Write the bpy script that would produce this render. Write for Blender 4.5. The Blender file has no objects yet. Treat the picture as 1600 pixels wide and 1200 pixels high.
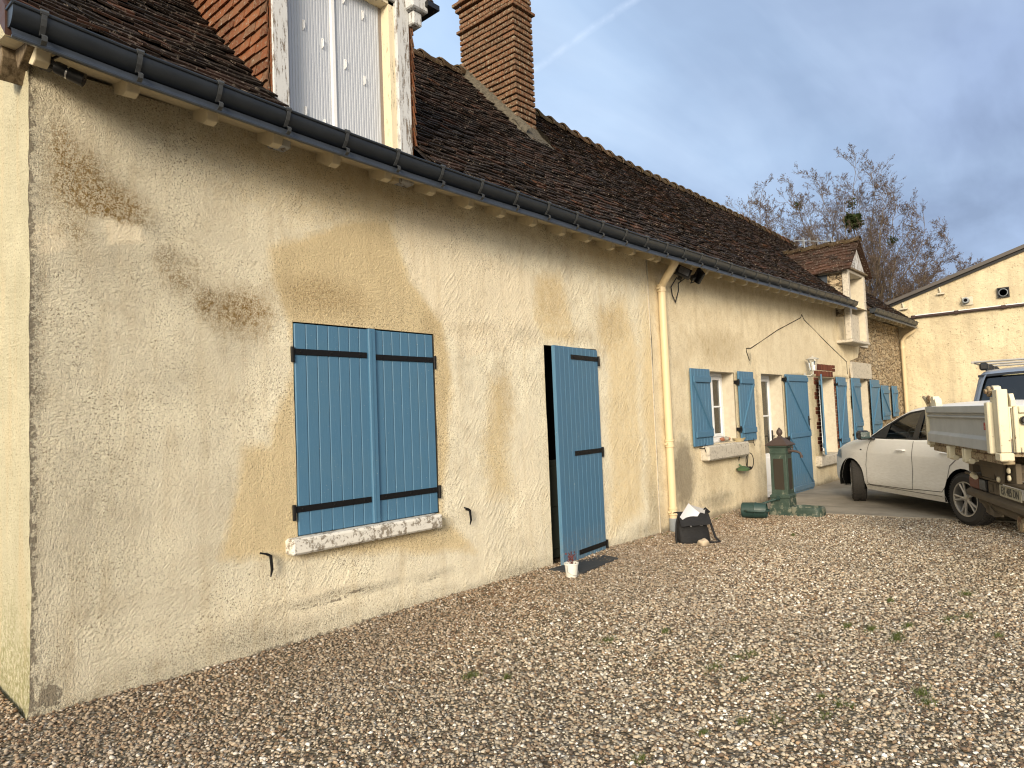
import bpy, bmesh, math, random
import numpy as np
from mathutils import Vector, Matrix, noise as MN
from mathutils.geometry import tessellate_polygon
PI = math.pi
R = math.radians
random.seed(7)
SC = bpy.context.scene
COL = SC.collection

# ---------------------------------------------------------------- camera
def cam_setup():
    f, yaw, pitch, roll, d = 1072.561, R(48.45787), R(3.01871), R(-2.31819), 4.4167
    cy, sy = math.cos(yaw), math.sin(yaw)
    fwd = Vector((sy*math.cos(pitch), cy*math.cos(pitch), math.sin(pitch)))
    r0 = Vector((cy, -sy, 0)); u0 = r0.cross(fwd)
    r = r0*math.cos(roll) + u0*math.sin(roll)
    u = -r0*math.sin(roll) + u0*math.cos(roll)
    cd = bpy.data.cameras.new('camera'); co = bpy.data.objects.new('camera', cd); COL.objects.link(co)
    m = Matrix.Identity(4)
    for i in range(3):
        m[i][0] = r[i]; m[i][1] = u[i]; m[i][2] = -fwd[i]
    m[0][3], m[1][3], m[2][3] = 0.0, -d, 1.5
    co.matrix_world = m
    cd.sensor_fit = 'HORIZONTAL'; cd.sensor_width = 36.0; cd.lens = f/1600*36
    cd.clip_start = 0.05; cd.clip_end = 3000
    SC.camera = co
cam_setup()
SC.view_settings.view_transform = 'Standard'
SC.view_settings.look = 'None'
SC.view_settings.exposure = 0.96
SC.view_settings.gamma = 1.0
SC.render.engine = 'CYCLES'
SC.cycles.max_bounces = 6
SC.cycles.pixel_filter_type = 'BLACKMAN_HARRIS'
SC.cycles.filter_width = 1.15

# ---------------------------------------------------------------- node helper
class T:
    def __init__(s, tree): s.t = tree
    def n(s, typ, ins=None, **props):
        nd = s.t.nodes.new(typ)
        for k, v in props.items(): setattr(nd, k, v)
        for k, v in (ins or {}).items():
            if isinstance(v, bpy.types.NodeSocket): s.t.links.new(v, nd.inputs[k])
            elif isinstance(v, bpy.types.Node): s.t.links.new(v.outputs[0], nd.inputs[k])
            else: nd.inputs[k].default_value = v
        return nd
    def m(s, op, a, b=0.0, c=None, clamp=False):
        ins = {0: a, 1: b}
        if c is not None: ins[2] = c
        return s.n('ShaderNodeMath', ins, operation=op, use_clamp=clamp).outputs[0]
    def vm(s, op, a, b=(0, 0, 0)):
        nd = s.n('ShaderNodeVectorMath', {0: a, 1: b}, operation=op)
        return nd.outputs['Value'] if op in ('LENGTH', 'DOT_PRODUCT', 'DISTANCE') else nd.outputs[0]
    def noise(s, v, scale, detail=3, rough=.55, dist=0.0, col=False):
        nd = s.n('ShaderNodeTexNoise', {'Vector': v, 'Scale': scale, 'Detail': detail, 'Roughness': rough, 'Distortion': dist})
        return nd.outputs[1] if col else nd.outputs[0]
    def vor(s, v, scale, feature='F1', out=0, rnd=1.0):
        nd = s.n('ShaderNodeTexVoronoi', {'Vector': v, 'Scale': scale, 'Randomness': rnd}, feature=feature)
        return nd.outputs[out]
    def mr(s, v, a, b, c=0.0, d=1.0):
        return s.n('ShaderNodeMapRange', {0: v, 1: a, 2: b, 3: c, 4: d}).outputs[0]
    def mix(s, f, a, b, blend='MIX'):
        nd = s.n('ShaderNodeMix', {0: f, 6: col4(a), 7: col4(b)}, data_type='RGBA', blend_type=blend)
        return nd.outputs[2]
    def ramp(s, f, stops):
        nd = s.n('ShaderNodeValToRGB', {0: f}); cr = nd.color_ramp
        while len(cr.elements) < len(stops): cr.elements.new(0.5)
        for e, (p, c) in zip(cr.elements, stops):
            e.position = p; e.color = col4(c)
        return nd.outputs[0]
    def scale(s, v, sc, rot=(0, 0, 0)):
        return s.n('ShaderNodeMapping', {0: v, 2: rot, 3: sc}).outputs[0]
    def attr(s, name):
        return s.n('ShaderNodeAttribute', attribute_name=name)
    def bump(s, h, strength, dist=.01, normal=None):
        ins = {'Height': h, 'Strength': strength, 'Distance': dist}
        if normal is not None: ins['Normal'] = normal
        return s.n('ShaderNodeBump', ins).outputs[0]
def col4(c):
    if isinstance(c, (tuple, list)) and len(c) == 3: return (c[0], c[1], c[2], 1.0)
    return c
def material(name, fn):
    m = bpy.data.materials.new(name); m.use_nodes = True
    t = T(m.node_tree); bs = m.node_tree.nodes['Principled BSDF']
    pos = t.n('ShaderNodeTexCoord').outputs['Object']
    geo = t.n('ShaderNodeNewGeometry')
    fn(t, bs, pos, geo)
    return m
def setp(t, bs, **kw):
    names = dict(col='Base Color', rough='Roughness', metal='Metallic', spec='Specular IOR Level', normal='Normal', coat='Coat Weight', alpha='Alpha')
    for k, v in kw.items():
        sk = bs.inputs[names[k]]
        if isinstance(v, bpy.types.NodeSocket): t.t.links.new(v, sk)
        else: sk.default_value = col4(v)

# ---------------------------------------------------------------- world and sun
SUN = Vector((-1.80, -1.0, .64)).normalized()          # direction towards the sun
def world_setup():
    w = bpy.data.worlds.new('World'); SC.world = w; w.use_nodes = True
    t = T(w.node_tree); bg = w.node_tree.nodes['Background']
    el = math.asin(SUN.z); az = math.atan2(SUN.x, SUN.y)
    sky = t.n('ShaderNodeTexSky', sky_type='NISHITA', sun_disc=False, sun_elevation=el, sun_rotation=az, air_density=1.0, dust_density=1.6, ozone_density=1.2)
    d = t.n('ShaderNodeTexCoord').outputs['Generated']
    d = t.vm('NORMALIZE', d)
    sep = t.n('ShaderNodeSeparateXYZ', {0: d}); z = sep.outputs[2]
    # cloud sheet: project the direction on a plane high above
    k = t.m('DIVIDE', 1.0, t.m('MAXIMUM', t.m('ADD', z, .12), .06))
    pl = t.vm('MULTIPLY', d, t.n('ShaderNodeCombineXYZ', {0: k, 1: k, 2: 1.0}).outputs[0])
    n1 = t.noise(t.scale(pl, (.55, .85, .3), (0, 0, R(30))), 1.25, 5, .52, .25)
    n2 = t.noise(t.scale(pl, (.5, 1.6, .3), (0, 0, R(-25))), 1.6, 5, .55, .4)
    # cloud banks thicken towards the right of the yard (low y, +x)
    side = t.mr(t.vm('DOT_PRODUCT', d, (.72, -.69, .0)), -.25, .62, 0, 1)
    low = t.mr(z, .1, .45, .25, 0)
    dens = t.m('ADD', t.m('MULTIPLY', side, .48), t.m('ADD', t.m('MULTIPLY', n1, .8), t.m('SUBTRACT', low, .17)))
    grey = t.mr(dens, .42, .80, 0, 1)
    wisp = t.mr(n2, .42, .72, 0, 1)
    thin = t.mix(t.m('MULTIPLY_ADD', wisp, .55, .25), (4.8, 6.8, 9.6), (7.4, 8.9, 10.6))
    cloudc = t.mix(wisp, (2.55, 3.25, 4.9), (3.8, 4.85, 7.1))
    c = t.mix(grey, thin, cloudc)
    # pale bright veil round the low sun behind the camera
    s = t.mr(t.vm('DOT_PRODUCT', d, tuple(SUN)), .1, 1.0, 0, 1)
    c = t.mix(t.m('MULTIPLY', t.m('POWER', s, 2.2), .9), c, (30, 26.5, 19.5))
    # contrail, a long thin streak high up
    a = Vector((0.76640492, 0.60433585, 0.51165032)).normalized(); b = Vector((0.84889617, 0.504611, 0.59494395)).normalized()
    nrm = a.cross(b).normalized(); mid = (a+b).normalized()
    wob = t.m('MULTIPLY', t.m('SUBTRACT', t.noise(d, 26, 3), .5), .008)
    dist = t.m('ABSOLUTE', t.m('ADD', t.vm('DOT_PRODUCT', d, tuple(nrm)), wob))
    st = t.m('MULTIPLY', t.mr(dist, .0003, .0065, 1, 0), t.mr(t.vm('DOT_PRODUCT', d, tuple(mid)), .975, .992, 0, 1))
    st = t.m('MULTIPLY', st, t.mr(t.noise(d, 60, 3), .3, .6, .06, .24))
    c = t.mix(st, c, (9.6, 10.8, 12.6))
    c = t.mix(1.0, c, (.78, .78, .79), 'MULTIPLY')
    final = t.mix(.82, sky.outputs[0], c)
    t.t.links.new(final, bg.inputs[0]); bg.inputs[1].default_value = 0.075
world_setup()
sd = bpy.data.lights.new('sun', 'SUN'); sd.energy = 2.35; sd.angle = R(18); sd.color = (1.0, .86, .67)
so = bpy.data.objects.new('sun', sd); COL.objects.link(so)
so.rotation_euler = SUN.to_track_quat('Z', 'Y').to_euler()

# ---------------------------------------------------------------- mesh builder
class MB:
    def __init__(s): s.v = []; s.f = []
    def add(s, vs, fs):
        o = len(s.v); s.v += [tuple(p) for p in vs]; s.f += [tuple(i+o for i in f) for f in fs]; return s
    def box(s, x0, x1, y0, y1, z0, z1, mtx=None, c=0.0):
        if x0 > x1: x0, x1 = x1, x0
        if y0 > y1: y0, y1 = y1, y0
        if z0 > z1: z0, z1 = z1, z0
        if c > 0:
            c = min(c, (x1-x0)*.45, (y1-y0)*.45, (z1-z0)*.45)
            vs = []
            for (X, sx) in ((x0, 1), (x1, -1)):
                for (Y, sy) in ((y0, 1), (y1, -1)):
                    for (Z, sz) in ((z0, 1), (z1, -1)):
                        vs += [(X, Y+sy*c, Z+sz*c), (X+sx*c, Y, Z+sz*c), (X+sx*c, Y+sy*c, Z)]
            bm = bmesh.new()
            for p in vs: bm.verts.new(p)
            r = bmesh.ops.convex_hull(bm, input=bm.verts)
            bm.verts.index_update()
            vv = [v.co.copy() for v in bm.verts]; ff = [[v.index for v in f.verts] for f in bm.faces]
            bm.free()
            if mtx: vv = [mtx @ v for v in vv]
            return s.add(vv, ff)
        vs = [Vector((x, y, z)) for x in (x0, x1) for y in (y0, y1) for z in (z0, z1)]
        if mtx: vs = [mtx @ v for v in vs]
        return s.add(vs, [(0, 1, 3, 2), (4, 6, 7, 5), (0, 4, 5, 1), (2, 3, 7, 6), (0, 2, 6, 4), (1, 5, 7, 3)])
    def tube(s, pts, rad, n=8, cap=True):
        pts = [Vector(p) for p in pts]; k = len(pts)
        rr = rad if isinstance(rad, (list, tuple)) else [rad]*k
        o = len(s.v); up = None
        for i, p in enumerate(pts):
            t = (pts[min(i+1, k-1)]-pts[max(i-1, 0)]).normalized()
            if up is None:
                a = Vector((0, 0, 1)) if abs(t.z) < .9 else Vector((1, 0, 0))
                up = t.cross(a).normalized()
            up = (up - t*up.dot(t)).normalized(); w = t.cross(up)
            for j in range(n):
                an = 2*PI*j/n
                s.v.append(tuple(p + (up*math.cos(an)+w*math.sin(an))*rr[i]))
        for i in range(k-1):
            for j in range(n):
                a = o+i*n+j; b = o+i*n+(j+1) % n
                s.f.append((a, b, b+n, a+n))
        if cap:
            s.f.append(tuple(o+j for j in range(n))[::-1]); s.f.append(tuple(o+(k-1)*n+j for j in range(n)))
        return s
    def lathe(s, prof, n=24, center=(0, 0, 0), mtx=None, cap=True):
        o = len(s.v); c = Vector(center)
        for (r, z) in prof:
            for j in range(n):
                a = 2*PI*j/n
                p = Vector((r*math.cos(a), r*math.sin(a), z))
                if mtx: p = mtx @ p
                s.v.append(tuple(p+c))
        for i in range(len(prof)-1):
            for j in range(n):
                a = o+i*n+j; b = o+i*n+(j+1) % n
                s.f.append((a, b, b+n, a+n))
        if cap: s.f.append(tuple(o+j for j in range(n))[::-1]); s.f.append(tuple(o+(len(prof)-1)*n+j for j in range(n)))
        return s
    def prism(s, poly, axis, a0, a1, mtx=None):
        # poly of 2-D points extruded along axis ('x': (y,z), 'y': (x,z), 'z': (x,y))
        def mk(p, a):
            return Vector({'x': (a, p[0], p[1]), 'y': (p[0], a, p[1]), 'z': (p[0], p[1], a)}[axis])
        n = len(poly); vs = [mk(p, a0) for p in poly]+[mk(p, a1) for p in poly]
        if mtx: vs = [mtx @ v for v in vs]
        fs = [tuple(range(n))[::-1], tuple(range(n, 2*n))]+[(i, (i+1) % n, n+(i+1) % n, n+i) for i in range(n)]
        return s.add(vs, fs)
    def ribbon(s, prof, path):
        # sweep rows: path is a list of functions/offsets giving 3-D rows already
        return s
    def grid(s, rows):
        o = len(s.v); m = len(rows[0])
        for r in rows: s.v += [tuple(p) for p in r]
        for i in range(len(rows)-1):
            for j in range(m-1):
                a = o+i*m+j; s.f.append((a, a+1, a+m+1, a+m))
        return s
def obj(name, mb, mat, parent=None, smooth=False, bevel=0.0, off=None, autosm=35):
    me = bpy.data.meshes.new(name)
    vs = mb.v
    if off is not None: vs = [(x-off[0], y-off[1], z-off[2]) for x, y, z in vs]
    me.from_pydata(vs, [], mb.f); me.update()
    bm = bmesh.new(); bm.from_mesh(me); bmesh.ops.recalc_face_normals(bm, faces=bm.faces); bm.to_mesh(me); bm.free()
    if mat: me.materials.append(mat)
    o = bpy.data.objects.new(name, me); COL.objects.link(o)
    if parent: o.parent = parent
    if smooth:
        me.polygons.foreach_set('use_smooth', [True]*len(me.polygons))
        if autosm:
            try: me.set_sharp_from_angle(angle=R(autosm))
            except Exception: pass
    if bevel:
        b = o.modifiers.new('bevel', 'BEVEL'); b.width = bevel; b.segments = 2; b.limit_method = 'ANGLE'; b.angle_limit = R(40)
    return o
def tag(o, label=None, cat=None, group=None, kind=None):
    if label: o['label'] = label
    if cat: o['category'] = cat
    if group: o['group'] = group
    if kind: o['kind'] = kind
    return o
def thing(name, label, cat, loc=(0, 0, 0), rz=0.0, group=None):
    o = bpy.data.objects.new(name, None); COL.objects.link(o); o.location = loc; o.rotation_euler = (0, 0, rz)
    o.empty_display_size = .2
    return tag(o, label, cat, group)
def copy_tree(o, parent=None):
    c = o.copy(); COL.objects.link(c); c.parent = parent
    for ch in list(o.children): copy_tree(ch, c)
    return c
def patch(outer, holes, step, fn, mb=None, bounds=None):
    """planar polygon (u,v) with holes, cut on a grid, mapped through fn(u,v)->xyz"""
    bm = bmesh.new()
    loops = [[Vector((p[0], p[1], 0)) for p in outer]]+[[Vector((p[0], p[1], 0)) for p in h] for h in holes]
    flat = [p for l in loops for p in l]
    vs = [bm.verts.new(p) for p in flat]
    for tri in tessellate_polygon(loops):
        try: bm.faces.new([vs[i] for i in tri])
        except ValueError: pass
    us = [p[0] for p in outer]; vv = [p[1] for p in outer]
    sx, sy = step if isinstance(step, tuple) else (step, step)
    for ax, lo, hi, st in ((0, min(us), max(us), sx), (1, min(vv), max(vv), sy)):
        if not st: continue
        k = int((hi-lo)/st)
        for i in range(1, k+1):
            c = lo+i*(hi-lo)/(k+1)
            co = (c, 0, 0) if ax == 0 else (0, c, 0); no = (1, 0, 0) if ax == 0 else (0, 1, 0)
            bmesh.ops.bisect_plane(bm, geom=bm.verts[:]+bm.edges[:]+bm.faces[:], dist=1e-6, plane_co=co, plane_no=no)
    bm.verts.index_update()
    mb = mb or MB()
    mb.add([fn(v.co.x, v.co.y) for v in bm.verts], [[v.index for v in f.verts] for f in bm.faces])
    bm.free(); return mb
def rect(x0, x1, z0, z1): return [(x0, z0), (x1, z0), (x1, z1), (x0, z1)]
def nz(x, y, z=0.0): return MN.noise(Vector((x, y, z)))

# ---------------------------------------------------------------- materials
def bare(name, col, rough=.6, metal=0.0, var=.16, scale=30, bump=.0, spec=.4):
    def fn(t, bs, pos, geo):
        n = t.noise(pos, scale, 4, .6)
        c = t.mix(n, tuple(x*(1-var) for x in col), tuple(min(1, x*(1+var)) for x in col))
        setp(t, bs, col=c, rough=t.mr(n, .3, .7, max(0, rough-.08), min(1, rough+.08)), metal=metal, spec=spec)
        if bump: setp(t, bs, normal=t.bump(n, bump, .004))
    return material(name, fn)

def stucco(name, kind):
    def fn(t, bs, pos, geo):
        fine = t.noise(pos, 75, 4, .75)
        grit = t.vor(pos, 150)
        lump = t.noise(pos, 7, 5, .62)
        # trowel drags: stretched noise in two directions
        tr1 = t.noise(t.scale(t.scale(pos, (1, 1, 1), (0, R(52), 0)), (4, 4, 22)), 1.6, 4, .6, .5)
        tr2 = t.noise(t.scale(t.scale(pos, (1, 1, 1), (0, R(-35), 0)), (6, 6, 30)), 1.2, 3, .55, .8)
        drag = t.m('MULTIPLY', t.mr(tr1, .50, .62), t.mr(t.noise(pos, 2.3, 3), .45, .6))
        drag2 = t.m('MULTIPLY', t.mr(tr2, .53, .60), t.mr(t.noise(t.vm('ADD', pos, (7, 3, 1)), 1.9, 3), .48, .62))
        if kind == 'main':
            A = {k: t.attr(k).outputs['Fac'] for k in ('yel', 'pale', 'brn', 'lich', 'grime', 'rough', 'chip')}
            w = t.noise(pos, 14, 5, .65)
            def soft(a, lo=.35, hi=.65, k=.55):
                return t.mr(t.m('ADD', a, t.m('MULTIPLY', t.m('SUBTRACT', w, .5), k)), lo, hi)
            big = t.noise(pos, 1.6, 5, .6)
            c = t.mix(t.mr(big, .35, .65), (.70, .64, .50), (.87, .81, .635))
            mid = t.noise(pos, 5, 6, .7)
            c = t.mix(t.mr(mid, .50, .68, 0, .45), c, (.56, .475, .335)); c = t.mix(t.mr(mid, .44, .30, 0, .6), c, (.80, .72, .55))
            c = t.mix(t.m('MULTIPLY', soft(A['yel'], .28, .72), .85), c, (.73, .59, .35))
            c = t.mix(t.m('MULTIPLY', soft(A['pale']), .7), c, (.80, .71, .54))
            # broad damp bloom, speckled
            sp = t.mr(t.noise(pos, 75, 3, .7), .46, .58)
            c = t.mix(t.m('MULTIPLY', soft(A['brn'], .3, .9, .6), t.m('MULTIPLY_ADD', sp, .45, .28)), c, (.34, .235, .11))
            sp2 = t.m('MAXIMUM', t.mr(t.noise(pos, 120, 2, .6), .50, .58), t.mr(t.noise(pos, 28, 5, .8), .52, .58))
            lm = t.m('MULTIPLY', soft(A['lich'], .12, 1.0, .75), t.m('MULTIPLY_ADD', sp2, .75, .22))
            c = t.mix(lm, c, (.22, .125, .022))
            sp3 = t.m('MAXIMUM', t.mr(t.noise(pos, 130, 2, .6), .53, .60), t.mr(t.noise(pos, 35, 5, .8), .54, .60))
            c = t.mix(t.m('MULTIPLY', soft(A['grime'], .12, .95, .75), t.m('MULTIPLY_ADD', sp3, .60, .25)), c, (.10, .085, .06))
            # scattered mildew dots everywhere
            dots = t.m('MULTIPLY', t.mr(t.noise(pos, 85, 3, .7), .56, .62), t.mr(big, .42, .56, .25, .85))
            c = t.mix(dots, c, (.24, .19, .12))
            strk = t.noise(t.scale(pos, (9, 9, .9)), 1.0, 4, .6)
            c = t.mix(t.mr(strk, .5, .7, 0, .28), c, (.50, .39, .23))
            cm = t.mr(t.m('ADD', A['chip'], t.m('MULTIPLY', t.m('SUBTRACT', t.noise(pos, 26, 5, .75), .5), 1.5)), .50, .56)
            c = t.mix(t.m('MULTIPLY', cm, .85), c, t.mix(t.noise(pos, 60, 4, .7), (.10, .085, .065), (.36, .31, .235)))
            rg = A['rough']
        elif kind == 'sunny':
            big = t.noise(pos, 2.2, 5, .6)
            c = t.mix(t.mr(big, .35, .65), (.52, .48, .335), (.63, .585, .42))
            strk = t.noise(t.scale(pos, (6, 6, .7)), 1.3, 4, .6)
            c = t.mix(t.mr(strk, .5, .72, 0, .35), c, (.62, .46, .26))
            z = t.n('ShaderNodeSeparateXYZ', {0: pos}).outputs[2]
            mossm = t.m('MULTIPLY', t.mr(t.m('ADD', z, t.m('MULTIPLY', t.noise(pos, 7, 4), .7)), .55, 1.05, 1, 0), t.mr(t.noise(pos, 30, 5, .7), .40, .56))
            c = t.mix(t.m('MULTIPLY', mossm, .85), c, (.26, .25, .11))
            dots = t.m('MULTIPLY', t.mr(t.noise(pos, 70, 3, .7), .57, .63), .6)
            c = t.mix(dots, c, (.16, .11, .06))
            rg = 0.35
        elif kind == 'yellow':
            A = {k: t.attr(k).outputs['Fac'] for k in ('brn', 'grime', 'pale')}
            w = t.noise(pos, 12, 5, .65)
            big = t.noise(pos, 1.5, 5, .6)
            c = t.mix(t.mr(big, .35, .65), (.71, .61, .43), (.81, .715, .52))
            mid = t.noise(pos, 4, 6, .7); c = t.mix(t.mr(mid, .46, .62, 0, .4), c, (.54, .43, .26))
            c = t.mix(t.mr(t.noise(pos, 75, 3, .7), .57, .62, 0, .5), c, (.3, .23, .13))
            c = t.mix(t.m('MULTIPLY', A['pale'], .7), c, (.60, .52, .38))
            strk = t.noise(t.scale(pos, (8, 8, .8)), 1.0, 4, .6)
            c = t.mix(t.mr(strk, .5, .75, 0, .25), c, (.36, .27, .15))
            gm = t.mr(t.m('ADD', A['grime'], t.m('MULTIPLY', t.m('SUBTRACT', w, .5), .7)), .3, .7)
            c = t.mix(t.m('MULTIPLY', gm, .75), c, (.20, .17, .125))
            bm_ = t.mr(t.m('ADD', A['brn'], t.m('MULTIPLY', t.m('SUBTRACT', w, .5), .7)), .3, .8)
            c = t.mix(t.m('MULTIPLY', bm_, .5), c, (.34, .25, .13))
            rg = 0.25
        else:  # far gable wall, coarse and pitted
            big = t.noise(pos, .9, 5, .62)
            c = t.mix(t.mr(big, .35, .65), (.64, .54, .365), (.76, .66, .46))
            pn = t.noise(pos, 6.5, 7, .8)
            pit = t.mr(pn, .54, .66)
            c = t.mix(t.m('MULTIPLY', pit, .32), c, (.42, .34, .22))
            pit2 = t.m('MULTIPLY', t.mr(t.noise(pos, 19, 5, .8), .60, .64), .8)
            c = t.mix(pit2, c, (.10, .07, .04))
            strk = t.noise(t.scale(pos, (4, 4, .5)), 1.0, 4, .6)
            c = t.mix(t.mr(strk, .45, .65, 0, .45), c, (.40, .34, .24))
            rg = 1.0
        h = t.m('ADD', t.m('MULTIPLY', fine, t.m('MULTIPLY_ADD', rg, .75, .45) if kind == 'main' else .75), t.m('MULTIPLY', lump, 1.0))
        h = t.m('ADD', h, t.m('MULTIPLY', t.m('MULTIPLY', drag, .42), t.m('SUBTRACT', 1.0, rg) if kind in ('main',) else .35))
        h = t.m('ADD', h, t.m('MULTIPLY', drag2, .18))
        h = t.m('SUBTRACT', h, t.m('MULTIPLY', grit, t.m('MULTIPLY', rg, .5)))
        if kind == 'main': h = t.m('ADD', t.m('SUBTRACT', h, t.m('MULTIPLY', cm, .5)), t.m('MULTIPLY', t.noise(pos, 38, 4, .7), t.m('MULTIPLY_ADD', rg, 1.3, .2)))
        if kind == 'far':
            h = t.m('SUBTRACT', h, t.m('ADD', t.m('MULTIPLY', pit, .5), t.m('MULTIPLY', t.noise(pos, 5, 5, .7), -3.0)))
        nb = t.bump(h, {'main': .9, 'sunny': .95, 'yellow': .8, 'far': .7}[kind], .023 if kind != 'far' else .03)
        setp(t, bs, col=c, rough=.93, spec=.12, normal=nb)
    return material(name, fn)
m_wall = stucco('wall_render_main', 'main')
m_end = stucco('wall_render_end', 'sunny')
m_yel = stucco('wall_render_yellow', 'yellow')
m_far = stucco('wall_render_far', 'far')

def f_reveal(t, bs, pos, geo):
    n = t.noise(pos, 14, 5, .65)
    c = t.mix(t.mr(n, .3, .7), (.45, .405, .32), (.54, .495, .40))
    c = t.mix(t.mr(t.noise(pos, 30, 4, .7), .62, .7, 0, .6), c, (.35, .28, .2))
    setp(t, bs, col=c, rough=.9, spec=.15, normal=t.bump(t.noise(pos, 40, 4), .4, .006))
m_reveal = material('cream_reveal_plaster', f_reveal)

def f_rubble(t, bs, pos, geo):
    p = t.scale(pos, (1, 1, 1.75)); p = t.vm('ADD', p, t.vm('MULTIPLY', t.noise(pos, 4, 3, col=True), (.16, .16, .16)))
    e = t.vor(p, 5.2, 'DISTANCE_TO_EDGE'); idc = t.vor(p, 5.2, 'F1', 1)
    sep = t.n('ShaderNodeSeparateColor', {0: idc})
    stone = t.ramp(sep.outputs[0], [(0, (.38, .29, .18)), (.4, (.50, .39, .26)), (.75, (.60, .50, .35)), (1, (.42, .35, .26))])
    stone = t.mix(t.mr(t.noise(pos, 28, 5, .7), .35, .7, 0, .6), stone, (.30, .23, .15))
    joint = t.mr(t.m('ADD', e, t.m('MULTIPLY', t.noise(pos, 25, 3), .03)), .02, .06, 1, 0)
    c = t.mix(joint, stone, (.52, .42, .28))
    gap = t.mr(t.noise(t.scale(pos, (1, 1, 2)), 13, 4, .65), .545, .60, 0, 1)
    c = t.mix(t.m('MULTIPLY', gap, .75), c, (.07, .05, .035))
    h = t.m('SUBTRACT', t.mr(e, 0, .12), t.m('MULTIPLY', gap, .6))
    h = t.m('ADD', h, t.m('MULTIPLY', t.noise(pos, 22, 5, .7), .8))
    setp(t, bs, col=c, rough=.95, spec=.1, normal=t.bump(h, 1.0, .04))
m_rubble = material('rubble_stone', f_rubble)

def tilemat(name, cols, lichen, red=0.0):
    def fn(t, bs, pos, geo):
        r = geo.outputs['Random Per Island']
        c = t.ramp(r, cols)
        big = t.noise(pos, 1.1, 4, .6)
        c = t.mix(t.mr(big, .4, .65, 0, .5), c, tuple(x*.55 for x in cols[0][1]))
        fine = t.noise(pos, 45, 5, .7)
        c = t.mix(t.mr(fine, .50, .60, 0, .6), c, lichen)
        pale = t.mr(t.noise(pos, 26, 4, .7), .60, .635, 0, .75)
        c = t.mix(pale, c, (.26, .22, .18))
        setp(t, bs, col=c, rough=.92, spec=.12, normal=t.bump(fine, .6, .006))
    return material(name, fn)
m_tile = tilemat('old_roof_tiles', [(0, (.010, .007, .006)), (.35, (.017, .011, .009)), (.7, (.028, .016, .012)), (.94, (.045, .022, .015)), (1, (.085, .036, .02))], (.040, .034, .026))
m_tile2 = tilemat('small_dormer_tiles', [(0, (.028, .016, .012)), (.5, (.055, .027, .018)), (1, (.095, .045, .03))], (.08, .065, .045))
m_tilered = tilemat('red_hung_tiles', [(0, (.10, .040, .022)), (.35, (.17, .062, .030)), (.7, (.22, .085, .040)), (1, (.12, .07, .045))], (.17, .125, .08))
m_ridge = tilemat('ridge_tiles', [(0, (.035, .022, .015)), (.5, (.06, .038, .024)), (.85, (.075, .055, .03)), (1, (.13, .045, .028))], (.11, .085, .035))

def f_brick(t, bs, pos, geo):
    r = geo.outputs['Random Per Island']
    c = t.ramp(r, [(0, (.095, .046, .027)), (.4, (.145, .064, .034)), (.8, (.18, .08, .042)), (1, (.12, .068, .045))])
    n = t.noise(pos, 38, 5, .7)
    c = t.mix(t.mr(n, .45, .58, 0, .75), c, (.17, .125, .08))
    c = t.mix(t.mr(t.noise(pos, 24, 4, .7), .55, .61, 0, .75), c, (.30, .26, .19))
    c = t.mix(t.mr(t.noise(pos, 60, 3, .7), .55, .60, 0, .7), c, (.04, .028, .02))
    setp(t, bs, col=c, rough=.93, spec=.1, normal=t.bump(n, .7, .006))
m_brick = material('old_chimney_brick', f_brick)
def f_brick2(t, bs, pos, geo):
    c = t.ramp(geo.outputs['Random Per Island'], [(0, (.075, .026, .018)), (.6, (.12, .04, .025)), (1, (.16, .06, .038))])
    c = t.mix(t.mr(t.noise(pos, 40, 4, .7), .5, .7, 0, .5), c, (.12, .05, .03))
    setp(t, bs, col=c, rough=.9, spec=.15, normal=t.bump(t.noise(pos, 60, 4), .4, .004))
m_brick2 = material('red_lintel_brick', f_brick2)
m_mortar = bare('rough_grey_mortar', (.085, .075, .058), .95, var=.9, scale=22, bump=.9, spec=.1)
m_joint = bare('dark_mortar', (.035, .028, .02), .95, var=.3, spec=.1)

def f_blue(t, bs, pos, geo):
    n = t.noise(t.scale(pos, (30, 30, 2.5)), 3, 4, .6)
    c = t.mix(n, (.052, .138, .232), (.067, .164, .270))
    d = t.noise(pos, 3, 5, .7)
    c = t.mix(t.mr(d, .48, .7, 0, .35), c, (.08, .165, .235))
    c = t.mix(t.m('MULTIPLY', t.m('ABSOLUTE', t.m('SUBTRACT', geo.outputs['Random Per Island'], .5)), .5), c, (.055, .13, .205))
    z = t.n('ShaderNodeSeparateXYZ', {0: pos}).outputs[2]
    dirt = t.m('MULTIPLY', t.mr(t.m('ADD', z, t.m('MULTIPLY', t.noise(pos, 9, 5, .7), .5)), .25, .62, 1, 0), t.mr(t.noise(pos, 35, 4, .7), .4, .6))
    c = t.mix(t.m('MULTIPLY', dirt, .5), c, (.20, .19, .15))
    chip = t.mr(t.noise(pos, 60, 4, .75), .665, .69)
    c = t.mix(chip, c, (.30, .34, .36))
    setp(t, bs, col=c, rough=.55, spec=.35, normal=t.bump(n, .35, .003))
m_blue = material('blue_shutter_paint', f_blue)
m_iron = bare('black_iron', (.006, .006, .0065), .55, var=.3, scale=50, spec=.2)
m_zinc = bare('dark_grey_zinc', (.032, .038, .046), .42, .5, var=.22, scale=7, spec=.5)
m_zinc2 = bare('light_zinc_strip', (.075, .09, .115), .38, .6, var=.15, scale=9, spec=.5)
m_bracket = bare('gutter_bracket_metal', (.075, .08, .085), .5, .5, var=.2, scale=40)
m_pvc = bare('cream_pipe_paint', (.60, .49, .31), .45, var=.06, scale=6)
m_pipegrey = bare('grey_cast_pipe', (.22, .24, .26), .6, var=.15)
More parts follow.
